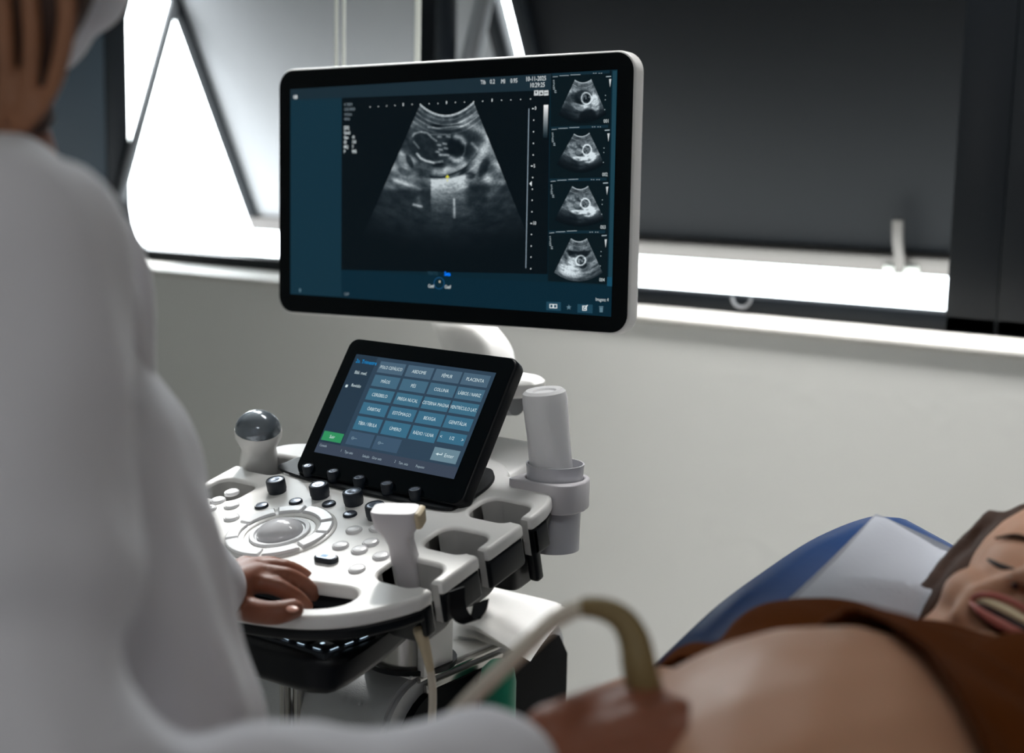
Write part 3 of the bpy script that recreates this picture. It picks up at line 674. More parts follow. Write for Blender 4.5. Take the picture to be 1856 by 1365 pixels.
fan('thumbnail_image', (1043, 144.6), (1072.7, 143.6), (1013, 208), (1100, 207), 5.5, 16, thumb(14, .62, .40, .17, .14, 20, ((.5, .36, .3, .18, 0, -.75), (.45, .62, .3, .08, 10, .5), (.85, .62, .1, .3, 10, .4), (.62, .85, .2, .2, 0, -.85), (.2, .6, .2, .3, 0, -.5))), 90, 90, (214, 226, 232), .0012)
fan('thumbnail_image', (1041.4, 242.4), (1069.2, 240.6), (1010, 298), (1096, 297), 5.5, 16, thumb(24, .70, .40, .15, .14, 10, ((.45, .42, .16, .13, 0, -.7), (.42, .42, .12, .1, 0, .35), (.75, .64, .16, .14, 0, .6), (.45, .62, .2, .06, 0, .5), (.2, .82, .25, .2, 0, -.6))), 90, 90, (214, 226, 232), .0012)
fan('thumbnail_image', (1038.2, 337.6), (1066.6, 337), (1006, 399), (1097, 399), 5.5, 12, thumb(24, .68, .40, .15, .13, 5, ((.45, .42, .16, .13, 0, -.7), (.42, .42, .12, .1, 0, .35), (.75, .64, .16, .14, 0, .6), (.45, .62, .2, .06, 0, .5), (.2, .82, .25, .2, 0, -.6))), 90, 90, (214, 226, 232), .0012)
fan('thumbnail_image', (1036, 432), (1064.7, 432), (1005.5, 494), (1093, 494), 5.5, 16, thumb(44, .56, .48, .15, .12, 0, ((.5, .34, .45, .09, 0, -.8), (.35, .5, .2, .16, -20, .35), (.25, .36, .12, .08, 0, -.5), (.62, .62, .1, .08, 0, -.7), (.3, .8, .3, .15, 0, .4))), 90, 90, (214, 226, 232), .0012)
# ---- monitor writing
def mtext(items, name, col, z=.0014):
    for it in items:
        bm = nb(); t_, px, py, h = it[:4]; x, y = mon(px, py); text_bm(bm, t_, x, y, h, it[4] if len(it) > 4 else 'LEFT', z, squeeze=it[5] if len(it) > 5 else .82, bold=it[6] if len(it) > 6 else 0)
        obj(name, bm, col, monitor, MM.copy())
white_t = glow('m_text', (226, 234, 236), 1.0); grey_t = glow('m_text_grey', (128, 142, 150)); dim_t = glow('m_text_dim', (40, 74, 90)); 
mtext([('Tlb', 872, 153, .0052), ('0.2', 889, 152, .0054), ('MI', 909, 151.5, .0054), ('0.95', 926, 150.5, .0054), ('10-11-2025', 953.5, 147.5, .0056), ('10:29:25', 961, 158.7, .0056),
       ('0', 970, 199.5, .0044), ('5', 968, 304, .0044), ('10', 966.5, 407.5, .0044), ('OB', 533, 179, .0046, 'LEFT', .8, .0002)], 'screen_text', white_t)
mtext([('II TRIM', 625, 192.5, .0040), ('CA2-8AD', 625, 201, .0040), ('14.0cm', 625, 210, .0040), ('45Hz', 625, 218.5, .0040), ('CAP', 625, 535, .0038)], 'screen_text', grey_t)
mtext([(s, x, y, .0042, 'LEFT', .8, .00018) for s, x, y in (('[2D]', 624.5, 234.5), ('Geral', 624.5, 243.5), ('Gan', 624.5, 252), ('41', 639.5, 251.5), ('ID', 624.5, 260.5), ('124', 639, 260), ('MQ', 624.5, 269), ('7', 639.3, 269), ('P', 624.5, 277.5), ('90%', 639, 277.5), ('Conf', 777, 521, ), ('Conf', 807, 522.5))], 'screen_text', glow('m_text3', (196, 206, 208)))
mtext([('001', 1105, 222.5, .0044, 'RIGHT'), ('002', 1102.5, 319.5, .0044, 'RIGHT'), ('003', 1099, 415, .0044, 'RIGHT'), ('004', 1097, 510.5, .0044, 'RIGHT'), ('Imagens: 4', 1104, 546.5, .0042, 'RIGHT', .72)], 'screen_text', glow('m_text4', (205, 216, 218)))
mtext([('TEXTO', 776, 498, .0044)], 'screen_text', dim_t); mtext([('Seta', 806.5, 499.5, .0050, 'LEFT', .8, .0002)], 'screen_text', glow('m_blue', (0, 120, 255), 1.3))
# scale line, ticks, grey bar, icons
bm = nb(); dx = .0007
def mdot(bm, px, py, w=.0008, h=.0008, z=.0014): x, y = mon(px, py); rect_bm(bm, x-w, y-h, x+w, y+h, z)
for i, q in enumerate(((672, 194), (687, 193.2), (702, 192.2), (717, 191.2), (732, 189.6), (748, 189.3), (763, 189.3), (779, 188.3), (795, 187.6), (810.5, 186), (826.5, 185.8), (843, 185.2), (859.6, 184.4), (876, 183.8), (893, 181.8), (910, 181.8), (927, 181.2), (944.7, 180.4), (962.6, 179.6))): mdot(bm, *q, .0006, .0019 if i in (4, 9, 14) else .0006)
for q in ((968.5, 218), (968, 239), (967.8, 260), (967.4, 281), (966.5, 322), (966, 343), (965.6, 363), (965.2, 384), (964.3, 425), (963.8, 446), (963.4, 466), (963, 487)): mdot(bm, *q, .0007, .0007)
for q in ((967, 197), (965, 301), (964, 405)): mdot(bm, *q, .0012, .0006)
quad(bm, [mon(*p) for p in ((960.6, 333), (964.8, 328.5), (964.6, 337.5))], .0014)
obj('scale_marks', bm, white_t, monitor, MM.copy())
mq('scale_line', ((959, 197), (960.2, 197), (954.6, 486), (953.5, 486)), glow('m_line', (150, 168, 182)), .0013)
grad('grey_bar', ((986.6, 190.5), (994.7, 190), (993, 250), (985.3, 250)), ((245, 245, 245), (245, 245, 245), (10, 26, 34), (10, 26, 34)), .0013)
for a, b_ in ((969, 977), (978, 986), (987, 995)): mq('scan_icon', ((a, 164.2), (b_, 163.6), (b_, 173), (a, 173.6)), glow('m_icon', (196, 202, 204)), .0013)
bm = nb(); quad(bm, [mon(*p) for p in ((971, 166), (975, 166), (973, 171))], .0016); quad(bm, [mon(*p) for p in ((980, 171), (982, 166), (985, 171))], .0016); quad(bm, [mon(*p) for p in ((988, 168), (994, 167.6), (994, 169), (988, 169.4))], .0016)
obj('icon_marks', bm, glow('m_iconk', (20, 28, 32)), monitor, MM.copy())
for y0, cx in ((134, 1003), (231, 1001), (325, 998.5), (419, 997)):
    bm = nb(); quad(bm, [mon(*p) for p in ((cx-1.5, y0-.9), (1106-(y0-134)*.03, y0-6.5+(y0-134)*.0175), (1106-(y0-134)*.03, y0-1+(y0-134)*.0175), (cx-1.5, y0+4))], .0010)
    obj('gallery_bar', bm, glow('m_bars', (14, 40, 52)), monitor, MM.copy())
for i, (y0, cx, dxr) in enumerate(((139, 1003, 0), (234.5, 1001, -2.5), (328.5, 999, -5.5), (422, 996.5, -8))):
    bm = nb()
    for a, w_, dy in ((0, 9, 0), (12, 17, -2), (32, 18, -3.5)): quad(bm, [mon(*p) for p in ((cx+a, y0+dy), (cx+a+w_, y0+dy-.7), (cx+a+w_, y0+dy+.4), (cx+a, y0+dy+1.1))], .0013)
    for a in (74, 78, 84, 88): mdot(bm, cx+a, y0-6+i*1.6, .0009, .0004, .0013)
    quad(bm, [mon(*p) for p in ((1099.5+dxr, y0-.8+i*1.7), (1108.5+dxr, y0-1.4+i*1.7), (1108.5+dxr, y0+.6+i*1.7), (1099.5+dxr, y0+1.2+i*1.7))], .0013)
    for r in range(8): mdot(bm, cx+1.5+.3*(r % 3)+(r > 5)*3, y0+7+r*3.1, .0010+.0004*(r > 3), .0005, .0013)
    for q in (34, 42, 60): mdot(bm, 1100+dxr-q*.05, y0+q, .0006, .0006, .0013)
    obj('gallery_text', bm, glow('m_gtext', (150, 164, 170)), monitor, MM.copy())
for y0, x0 in ((143.5, 1107), (242, 1104), (338.5, 1101.5), (434, 1099)):
    bm = nb(); quad(bm, [mon(*p) for p in ((x0-2.2, y0), (x0+2, y0-.2), (x0-.4, y0+15))], .0013)
    obj('gallery_wedge', bm, glow('m_icon', (196, 202, 204)), monitor, MM.copy())
bm = nb(); P_ = [mon(797+9.2*math.cos(k*math.pi/16), 513.3+10.3*math.sin(k*math.pi/16)) for k in range(32)]
tube(bm, [(x, y, .0014) for x, y in P_+[P_[0]]], .0004, 6); obj('pointer_ring', bm, glow('m_ring', (28, 84, 130)), monitor, MM.copy())
bm = nb(); mdot(bm, 798, 510.6, .0012, .0014); obj('pointer_dot', bm, glow('m_dot', (190, 182, 160)), monitor, MM.copy())
bm = nb(); quad(bm, [mon(*p) for p in ((812.2, 317), (816, 322), (808.6, 322))], .0016); quad(bm, [mon(*p) for p in ((811.6, 321), (812.8, 321), (812.8, 329), (811.6, 329))], .0016); obj('yellow_arrow', bm, glow('m_yel', (214, 210, 60)), monitor, MM.copy())
for x0, x1, c in ((991, 1017.5, 'm_btn1'), (1047.5, 1075, 'm_btn1')): mq('tool_button', ((x0, 546.5+(x0-991)*.08), (x1, 547.6+(x1-1017)*.08), (x1-.3, 563.5+(x1-1017)*.08), (x0-.3, 562+(x0-991)*.08)), glow('m_btn1', (28, 66, 84)), .0010)
bm = nb()
def fr(bm, x0, y0, x1, y1, t):
    for a in (((x0, y0), (x1, y0), (x1, y0+t), (x0, y0+t)), ((x0, y1-t), (x1, y1-t), (x1, y1), (x0, y1)), ((x0, y0), (x0+t, y0), (x0+t, y1), (x0, y1)), ((x1-t, y0), (x1, y0), (x1, y1), (x1-t, y1))): quad(bm, [mon(*p) for p in a], .0014)
fr(bm, 997, 551, 1004, 558.5, 1.3); fr(bm, 1003.8, 551.3, 1010.8, 558.8, 1.3); obj('tool_icon', bm, white_t, monitor, MM.copy()); bm = nb(); fr(bm, 1056.5, 554, 1064.5, 563, 1.4)
tube(bm, [(*mon(1059, 557), .0016), (*mon(1061, 560), .0016), (*mon(1066, 553), .0016)], .0006, 6)
obj('tool_icon', bm, white_t, monitor, MM.copy())
bm = nb(); quad(bm, [mon(1032+5*(1 if k % 2 == 0 else .42)*math.sin(k*math.pi/5), 557-5.2*(1 if k % 2 == 0 else .42)*math.cos(k*math.pi/5)) for k in range(10)], .0014); obj('tool_icon_dim', bm, glow('m_icond', (92, 122, 136)), monitor, MM.copy()); bm = nb()
quad(bm, [mon(*p) for p in ((1087.5, 557), (1094, 557), (1093.5, 566), (1088, 566))], .0014); quad(bm, [mon(*p) for p in ((1087, 555), (1094.5, 555), (1094.5, 556.3), (1087, 556.3))], .0014)
obj('tool_icon_dim', bm, glow('m_icond', (92, 122, 136)), monitor, MM.copy()); bm = nb(); mdot(bm, 545, 526, .0014, .0022); obj('tool_icon_dim', bm, glow('m_icond', (92, 122, 136)), monitor, MM.copy())
# ---- monitor neck, arm and disc
bm = nb()
pth = smooth_path([W(812, 560, 2.02), W(838, 600, 1.99), W(862, 628, 1.97), W(880, 655, 1.955), W(884, 690, 1.95)], 6)
loft_r = [.034, .036, .037, .035, .033]
tube(bm, pth, list(np.interp(np.linspace(0, 1, len(pth)), np.linspace(0, 1, 5), [.030, .036, .040, .040, .038])), 28)
neck = obj('monitor_neck', bm, 'white', machine)
bm = nb(); q = smooth_path([W(822, 586, 1.965), W(850, 604, 1.94), W(866, 630, 1.925), W(868, 668, 1.915)], 6); tube(bm, q, .0009, 6); obj('seam', bm, 'grey', neck)
dc = W(912, 684, 1.90)
bm = nb(); lathe(bm, [(.03, -.022), (.052, -.02), (.055, -.014), (.055, -.003), (.051, 0), (.03, .001)], 48, 1, 1, Matrix.Translation(dc)); obj('swivel_disc', bm, 'white', machine)
bm = nb(); a0 = dc+Vector((0, 0, -.03)); pth = smooth_path([a0+Vector((.03, -.01, 0)), a0+Vector((-.03, 0, -.004)), a0+Vector((-.09, .01, -.035)), a0+Vector((-.12, .02, -.09)), a0+Vector((-.13, .03, -.14))], 6)
tube(bm, pth, [.016, .024, .026, .026, .026], 20); obj('swivel_arm', bm, 'grey', machine)
bm = nb(); lathe(bm, [(.026, .84), (.026, 1.04)], 28, 1, 1, Matrix.Translation((-1.19, 1.50, 0))); obj('arm_post', bm, 'grey', machine)
# ---- cart body
ZB = .845; BX0, BX1, BY0, BY1 = -1.40, -1.045, 1.185, 1.555
def prof_body(inset=0, off=0):
    r = .07; P = []
    for k in range(9): a = math.radians(180-90*k/8); P.append((BY0+r+r*math.cos(a), ZB-r+r*math.sin(a)))
    P += [(BY1-.02, ZB), (BY1, ZB-.03), (BY1, .16), (BY0+.05, .16), (BY0+.02, .30)]
    return P
P = prof_body(); bm = nb()
L0 = [bm.verts.new((BX0, y, z)) for y, z in P]; L1 = [bm.verts.new((BX1-.006, y, z)) for y, z in P]
n = len(P)
for i in range(n): bm.faces.new((L0[i], L0[(i+1) % n], L1[(i+1) % n], L1[i]))
bm.faces.new(L0[::-1]); bm.faces.new(L1)
bmesh.ops.bevel(bm, geom=[e for e in bm.edges if len({v.co.x for v in e.verts}) == 1], offset=.006, segments=2, affect='EDGES')
obj('cart_body', bm, 'bodyg', machine, smooth=35)
bm = nb(); box(bm, (BX0+.004, BY0+.05, ZB-.002), (BX1-.006, BY1-.03, ZB+.003), .002); obj('top_cover', bm, 'white', machine)
bm = nb(); tube(bm, [(BX1-.004, BY0+.06, ZB-.004), (BX1-.004, BY1-.15, ZB-.004)], .004, 10); box(bm, (BX1-.006, BY0+.07, ZB-.026), (BX1+.002, BY1-.15, ZB-.012), .002); obj('side_trim', bm, 'chrome', machine)
sidep = [(y+.022 if y < BY0+.1 else y-.01, z-.020 if z > ZB-.12 else z) for y, z in P]
bm = nb(); L0 = [bm.verts.new((BX1-.008, y, z)) for y, z in sidep]; L1 = [bm.verts.new((BX1+.004, y, z)) for y, z in sidep]
for i in range(n): bm.faces.new((L0[i], L0[(i+1) % n], L1[(i+1) % n], L1[i]))
bm.faces.new(L0[::-1]); bm.faces.new(L1); obj('side_panel', bm, 'blackm', machine, smooth=35)
bm = nb(); box(bm, (BX0-.05, BY0-.05, .08), (BX1+.05, BY1+.03, .165), .03, 3); obj('cart_base', bm, 'bodyg', machine)
for i, (x, y) in enumerate(((BX0, BY0), (BX1, BY0), (BX0, BY1-.02), (BX1, BY1-.02))):
    bm = nb(); lathe(bm, [(.02, -.015), (.045, -.015), (.05, -.01), (.05, .01), (.045, .015), (.02, .015)], 28, 1, 1, Matrix.Translation((x, y, .05)) @ Matrix.Rotation(math.pi/2, 4, 'Y')); wv = obj('caster', bm, 'knob', machine)
    bm = nb(); tube(bm, [(x, y, .05), (x, y, .12)], .012, 10); obj('caster_fork', bm, 'grey', wv)
# chrome column under the panel and the pair of thin rails
cc = onplane(715, 1168, (0, 0, 1), (0, 0, ZB+.03)); 
cc = Vector((cc.x, cc.y+.03, 0))
bm = nb(); lathe(bm, [(.047, ZB), (.047, 1.0)], 40, 1, 1, Matrix.Translation(cc)); col_ = obj('lift_column', bm, 'chrome', machine)
bm = nb(); lathe(bm, [(.048, ZB+.002), (.056, ZB+.002), (.056, ZB+.008), (.048, ZB+.008)], 40, 1, 1, Matrix.Translation(cc)); obj('column_collar', bm, 'black', col_)
bm = nb(); box(bm, cc+Vector((.038, -.034, ZB)), cc+Vector((.05, .02, 1.0)), .003); obj('column_cover', bm, 'white', col_)
for px in (517, 541):
    c = W(px, 1252, 1.74); bm = nb(); tube(bm, [(c.x, c.y, .165), (c.x, c.y, .96)], .007, 12); obj('support_rail', bm, 'chrome', machine)
# ---- keyboard tray
KZ = .95
def kp(px, py): return onplane(px, py, (0, 0, 1), (0, 0, KZ))
kc = [kp(570, 1236), kp(690, 1152)]
kx1 = max(c.x for c in kc); ky0 = min(c.y for c in kc)
b = nb(); KX0, KX1, KY0, KY1 = -1.26, -.972, 1.008, 1.145
prof = [(KX0, KY0, KZ-.035), (KX1, KY0, KZ-.035)]
tray_me = plate([[(p.x, p.y) for p in smooth_path([(KX0, KY0+.03, 0), (KX0+.02, KY0+.005, 0), (KX0+.06, KY0, 0), (KX1-.06, KY0, 0), (KX1-.02, KY0+.008, 0), (KX1, KY0+.035, 0), (KX1, KY1-.02, 0), (KX1-.03, KY1, 0), (KX0+.03, KY1, 0), (KX0, KY1-.02, 0)], 3, True)]], KZ-.047, KZ-.004, .012, 3)
for v in tray_me.vertices:
    if v.co.z < KZ-.015: v.co.z += .26*max(0, v.co.y-KY0-.02)
tray = obj('keyboard_tray', tray_me, 'black', machine, Matrix.Identity(4))
b = nb(); box(b, (KX0+.03, KY0+.012, KZ-.008), (KX1-.012, KY0+.09, KZ-.001), .002); kb = obj('keyboard', b, 'knob', tray)
key = None; klit = glow('key_light', (200, 225, 245), 1.6)
for r in range(3):
    for c in range(14):
        x = KX0+.030+c*.0228+r*.002; y = KY0+.028+r*.0225
        if x > KX1-.024: continue
        bm = nb(); box(bm, (-.0092, -.0088, 0), (.0092, .0088, .003), .0012, 2)
        if key is None: key = obj('key', bm, 'black', kb, Matrix.Translation((x, y, KZ-.001)))
        else: bm.free(); inst(key, kb, Matrix.Translation((x, y, KZ-.001)))
bm = nb()
for r in range(3):
    for c in range(14):
        x = KX0+.030+c*.0228+r*.002; y = KY0+.028+r*.0225
        if x > KX1-.024: continue
        rect_bm(bm, x-.002, y-.002, x+.0015, y+.0025, KZ+.0023)
xe = KX1-.014
for k in range(11): rect_bm(bm, xe-.008-.0228*k-.010, KY0+.0160, xe-.008-.0228*k, KY0+.0172, KZ+.0004)
for k in range(3): rect_bm(bm, xe, KY0+.022+.0225*k, xe+.0013, KY0+.034+.0225*k, KZ+.0004)
obj('key_legend', bm, klit, kb)
# ---- front hook, cup bracket
hk = smooth_path([W(827, 1068, 1.435), W(829, 1100, 1.435), W(840, 1122, 1.435), W(857, 1124, 1.44), W(867, 1110, 1.445), W(872, 1090, 1.45)], 6)
bm = nb(); prev = None; wdir = (PV*.8+PU*.45).normalized()*.0085
for i, q in enumerate(hk):
    t_ = (hk[min(i+1, len(hk)-1)]-hk[max(i-1, 0)]).normalized(); nn_ = t_.cross(wdir).normalized()*.0017
    ring = [bm.verts.new(q+s1_*wdir+s2_*nn_) for s1_, s2_ in ((-1, -1), (1, -1), (1, 1), (-1, 1))]
    if prev:
        for j in range(4): bm.faces.new((prev[j], prev[(j+1) % 4], ring[(j+1) % 4], ring[j]))
    else: bm.faces.new(ring)
    prev = ring
bm.faces.new(prev); obj('cable_hook', bm, 'black', machine)
CUPX = -.92
cupc = onplane(1006, 858, (1, 0, 0), (CUPX, 0, 0)); cupz = cupc.z
bm = nb(); box(bm, (CUPX-.075, cupc.y-.036, cupz-.033), (CUPX, cupc.y+.036, cupz-.006), .004, 2)
def ringplate(z0, z1, r0, r1, n=40):
    return plate([[(r1*math.cos(2*math.pi*k/n), r1*math.sin(2*math.pi*k/n)) for k in range(n)], [(r0*math.cos(2*math.pi*k/n), r0*math.sin(2*math.pi*k/n)) for k in range(n)]], z0, z1, .001, 2)
bm.free()
P = [(-.038, -.036), (-.032, -.040), (.018, -.040)]+[(.018+.024*math.cos(math.radians(a)), -.016+.024*math.sin(math.radians(a))) for a in range(-80, 1, 10)]+[(.042+.0*a, .0) for a in (0,)]+[(.04*math.cos(math.radians(a)), .04*math.sin(math.radians(a))) for a in range(10, 90, 8)]+[(0, .040), (-.038, .040)]
brk = obj('cup_bracket', plate([P, [(.0335*math.cos(2*math.pi*k/40), .0335*math.sin(2*math.pi*k/40)) for k in range(40)]], cupz-.038, cupz-.004, .002, 2), 'lav', machine, Matrix.Translation((CUPX, cupc.y, 0)))
bm = nb(); lathe(bm, [(.0295, cupz-.086), (.030, cupz-.088), (.031, cupz-.02), (.033, cupz+.008), (.0335, cupz+.012), (.0315, cupz+.012), (.0285, cupz-.078), (.001, cupz-.078)], 48, 1, 1, Matrix.Translation((CUPX, cupc.y, 0))); 
cup = tag(obj('gel_cup', bm, 'cup'), 'grey plastic cup held in the bracket beside the control panel', 'cup')
# gel bottle, upside down in the cup
bb = Vector((CUPX+.002, cupc.y+.006, cupz-.077)); top = W(986, 706, (cupc-CAM).dot(FX)*.990); ax = (top-bb).normalized(); Lb = (top-bb).length
q = ax.to_track_quat('Z', 'Y').to_matrix().to_4x4()
bm = nb(); lathe(bm, [(.006, 0), (.007, .016), (.020, .03), (.0245, .042), (.0245, Lb*.7), (.0258, Lb-.012), (.0245, Lb-.003), (.021, Lb), (.014, Lb-.0012), (.0125, Lb-.0035), (.0005, Lb-.0035)], 40, 1, 1, Matrix.Translation(bb) @ q)
tag(obj('gel_bottle', bm, 'gel'), 'translucent white gel bottle standing upside down in the grey cup', 'bottle')
# ---- probes in the holders
t = thing('ultrasound_probe', 'pale flat headed ultrasound probe with a cream cable in the front right holder', 'ultrasound probe', pat(.197, -.012, -.06))
a = pan(741, 1055, -.03); e = W(716, 922, (a-CAM).dot(FX)*.975); zd = (e-a).normalized(); Lp = (e-a).length
xd = (RX-zd*RX.dot(zd)).normalized(); yd = zd.cross(xd); rot = Matrix.Rotation(math.radians(-14), 4, 'Z')
pm = Matrix(((xd.x, yd.x, zd.x, a.x), (xd.y, yd.y, zd.y, a.y), (xd.z, yd.z, zd.z, a.z), (0, 0, 0, 1))) @ rot
bm = nb(); loft(bm, [(-.03, .008, .007, .002, 0), (-.01, .0135, .011, .001, 0), (.02, .0140, .0115, .001, 0), (Lp*.55, .0125, .0105, 0, 0), (Lp*.66, .015, .0105, -.001, 0), (Lp*.76, .0225, .011, -.001, 0), (Lp*.80, .0245, .0115, 0, 0), (Lp*.985, .0255, .012, .0, 0), (Lp, .0245, .011, 0, 0)], 36, 4.5, pm)
obj('body', bm, 'lav', t)
bm = nb(); loft(bm, [(Lp*.80, .0035, .0105, .0255, .0), (Lp*.97, .004, .011, .0262, .0), (Lp*.995, .002, .009, .0255, 0)], 20, 3.5, pm); obj('lens', bm, 'beige', t)
c0 = a-zd*.03
bm = nb(); pth = smooth_path([c0, W(762, 1145, 1.46), W(772, 1180, 1.46), W(780, 1215, 1.465)], 5); tube(bm, pth, [.0075, .0072, .0055, .0042], 14); obj('strain_relief', bm, 'beige', t)
bm = nb(); pth = smooth_path([W(779, 1208, 1.465), W(784, 1250, 1.47), W(782, 1310, 1.48), W(770, 1400, 1.50), Vector((-1.02, 1.14, .55)), Vector((-1.06, 1.19, .42))], 6); tube(bm, pth, .0042, 12); obj('cable', bm, 'cable', t)
t = thing('ultrasound_probe', 'bulbous white ultrasound probe with a shiny grey dome in the rear left holder', 'ultrasound probe', pan(470, 850, -.05))
a = pan(470, 852, -.02); dz = 1.79; e = W(467, 750, dz); Lp = (e-a).length; sc = dz/F
q = (e-a).normalized().to_track_quat('Z', 'Y').to_matrix().to_4x4()
bm = nb(); r_ = 43*sc; lathe(bm, [(r_*.55, -.03), (r_*.84, -.01), (r_*.86, .012), (r_*.76, Lp*.34), (r_*.74, Lp*.42), (r_*.86, Lp*.52), (r_*.99, Lp*.62), (r_*1.0, Lp*.70), (r_*.985, Lp*.735)], 44, 1, .92, Matrix.Translation(a) @ q); obj('body', bm, 'white', t)
bm = nb(); lathe(bm, [(r_*.985, Lp*.73)]+[(max(r_*.975*math.cos(k*math.pi/24), 1e-4), Lp*.735+Lp*.265*math.sin(k*math.pi/24)) for k in range(13)], 44, 1, .92, Matrix.Translation(a) @ q); obj('dome', bm, 'dome', t)
bm = nb(); pth = smooth_path([a-Vector((0, 0, .03)), a+Vector((-.01, -.0, -.12)), a+Vector((-.02, .04, -.3)), Vector((-1.38, 1.3, .5)), Vector((-1.40, 1.32, .36))], 6); tube(bm, pth, [.009, .006]+[.0042]*5, 12); obj('cable', bm, 'cable', t)
# ---- sheets of paper on the cart
names = ('topmost white sheet of paper on the machine, its corner curling over the edge', 'second white sheet of paper in the stack on the machine', 'third white sheet of paper in the stack on the machine', 'lowest white sheet of paper, flat on the white top of the machine')
for i in range(4):
    zp = ZB+.0045+.0125*(3-i)/3*1.0+.004*(3-i); cs = [onplane(px, py, (0, 0, 1), (0, 0, zp)) for px, py in ((820, 1085), (870, 1064-i*1), (1029-i*6, 1092+i*3), (962-i*5, 1166-i*3), (830, 1128+i*4))]
    A, Bc, Cc, D = cs[4], cs[0].lerp(cs[1], 1.0), cs[2], cs[3]
    nd = (A-Bc).normalized(); A = A+nd*(.014*i+.006*(i == 2)); D = D+nd*(.007*i-.008*(i == 3)); Cc = Cc+(Cc-Bc).normalized()*(-.004*i)
    bm = nb(); nx = 14; g = []
    for j in range(nx+1):
        for k in range(nx+1):
            x, y = j/nx, k/nx; p = A.lerp(D, x).lerp(Bc.lerp(Cc, x), y)
            over = max(0, p.x-(BX1-.012)); p.z += -.25*over+.0012*math.sin(x*5+i)+.0015*math.sin(y*6+i*2)-.004*(x*y)*(i > 1)
            g.append(bm.verts.new(p))
    for j in range(nx):
        for k in range(nx): bm.faces.new((g[j*(nx+1)+k], g[(j+1)*(nx+1)+k], g[(j+1)*(nx+1)+k+1], g[j*(nx+1)+k+1]))
    bmesh.ops.solidify(bm, geom=bm.faces[:], thickness=.0012)
    tag(obj('paper_sheet', bm, 'paper'), names[i], 'paper', 'sheets of paper on the machine')
# ---- green bottle at the side of the cart
gc = onplane(902, 1262, (1, 0, 0), (BX1+.03, 0, 0))
bm = nb(); lathe(bm, [(.008, -.075), (.020, -.072), (.0225, -.06), (.0225, .02), (.020, .035), (.010, .045), (.004, .047)], 32, 1, 1, Matrix.Translation(gc)); gb = obj('green_bottle', bm, 'green')
tag(gb, 'rounded green plastic bottle hanging at the black side of the machine', 'bottle')
bm = nb(); box(bm, gc+Vector((-.027, -.012, -.02)), gc+Vector((-.018, .012, .02)), .002); obj('clip', bm, 'black', gb)
# ================================================================== EXAMINATION BED
XBL, XBR = -.665, .03
bed = thing('examination_bed', 'blue vinyl examination bed with a raised head section under the patient', 'bed', (-.31, .6, 0))
def puffy(lo, hi, bev, bulge, mw=None, cuts=10):
    bm = nb(); box(bm, lo, hi, bev, 4); bmesh.ops.subdivide_edges(bm, edges=[e for e in bm.edges if e.calc_length() > .12], cuts=cuts, use_grid_fill=True)
    lo, hi = Vector(lo), Vector(hi); c = (lo+hi)/2; s = (hi-lo)/2
    for v in bm.verts:
        x, y = (v.co.x-c.x)/s.x, (v.co.y-c.y)/s.y; k = max(0, (1-x*x))*max(0, (1-y*y))
        if v.co.z > c.z: v.co.z += bulge*k + .004*noise.noise(Vector((v.co.x*9, v.co.y*9, 3)))*k
    if mw is not None: bmesh.ops.transform(bm, matrix=mw, verts=bm.verts[:])
    return bm
obj('mattress', puffy((XBL, -.85, .755), (XBR, 1.00, .835), .022, .006), 'blue', bed, smooth=60)
# raised, rounded head section
bm = nb(); nx, ny = 24, 26; top = []; bot = []
E0 = onplane(1158, 1172, (1, 0, 0), (XBL, 0, 0)); E1 = onplane(1550, 933, (1, 0, 0), (XBL, 0, 0))
yb0, yb1 = E0.y, E1.y+.03
def bz(y):
    t_ = (y-yb0)/(yb1-yb0); base = E0.z+(E1.z-E0.z)*t_; return base+.03*math.sin(math.pi*min(max(t_, 0), 1))**.8
for j in range(ny+1):
    y = yb0+(yb1-yb0)*j/ny; rt, rb = [], []
    for i in range(nx+1):
        x = XBL+(XBR-XBL)*i/nx; e = abs(2*i/nx-1); ej = abs(2*j/ny-1)
        rnd = -.035*max(0, (e-.88)/.12)**2-.035*max(0, (ej-.9)/.1)**2
        rnd = max(rnd, -.036)
        dip = -.055*max(0, 1-((x+.34)/.26)**2)-.13*max(0, (x-XBL-.15)/.55)*max(0, j/ny-.35)
        rt.append(bm.verts.new((x, y, bz(y)+rnd+dip+.006*noise.noise(Vector((x*7, y*7, 1)))))); rb.append(bm.verts.new((x, y, bz(y)-.085-rnd*.6)))
    top.append(rt); bot.append(rb)
for j in range(ny):
    for i in range(nx):
        bm.faces.new((top[j][i], top[j][i+1], top[j+1][i+1], top[j+1][i])); bm.faces.new((bot[j][i], bot[j+1][i], bot[j+1][i+1], bot[j][i+1]))
for j in range(ny):
    bm.faces.new((top[j][0], top[j+1][0], bot[j+1][0], bot[j][0])); bm.faces.new((top[j][nx], bot[j][nx], bot[j+1][nx], top[j+1][nx]))
for i in range(nx):
    bm.faces.new((top[0][i], bot[0][i], bot[0][i+1], top[0][i+1])); bm.faces.new((top[ny][i], top[ny][i+1], bot[ny][i+1], bot[ny][i]))
obj('head_section', bm, 'blue', bed, smooth=60)
bm = nb(); box(bm, (XBL+.03, -.82, .70), (XBR-.03, 1.0, .755), .006); box(bm, (XBL+.05, 1.0, .70), (XBR-.05, yb1-.05, .735), .006); obj('bed_frame', bm, 'grey', bed)
for x in (XBL+.06, XBR-.06):
    bm = nb(); tube(bm, [(x, yb1-.1, .73), (x, yb1-.14, bz(yb1-.14)-.075)], .012, 10); obj('support_strut', bm, 'grey', bed)
    for y in (-.75, .92):
        bm = nb(); tube(bm, [(x, y, 0.0), (x, y, .705)], .022, 14); obj('leg', bm, 'grey', bed)
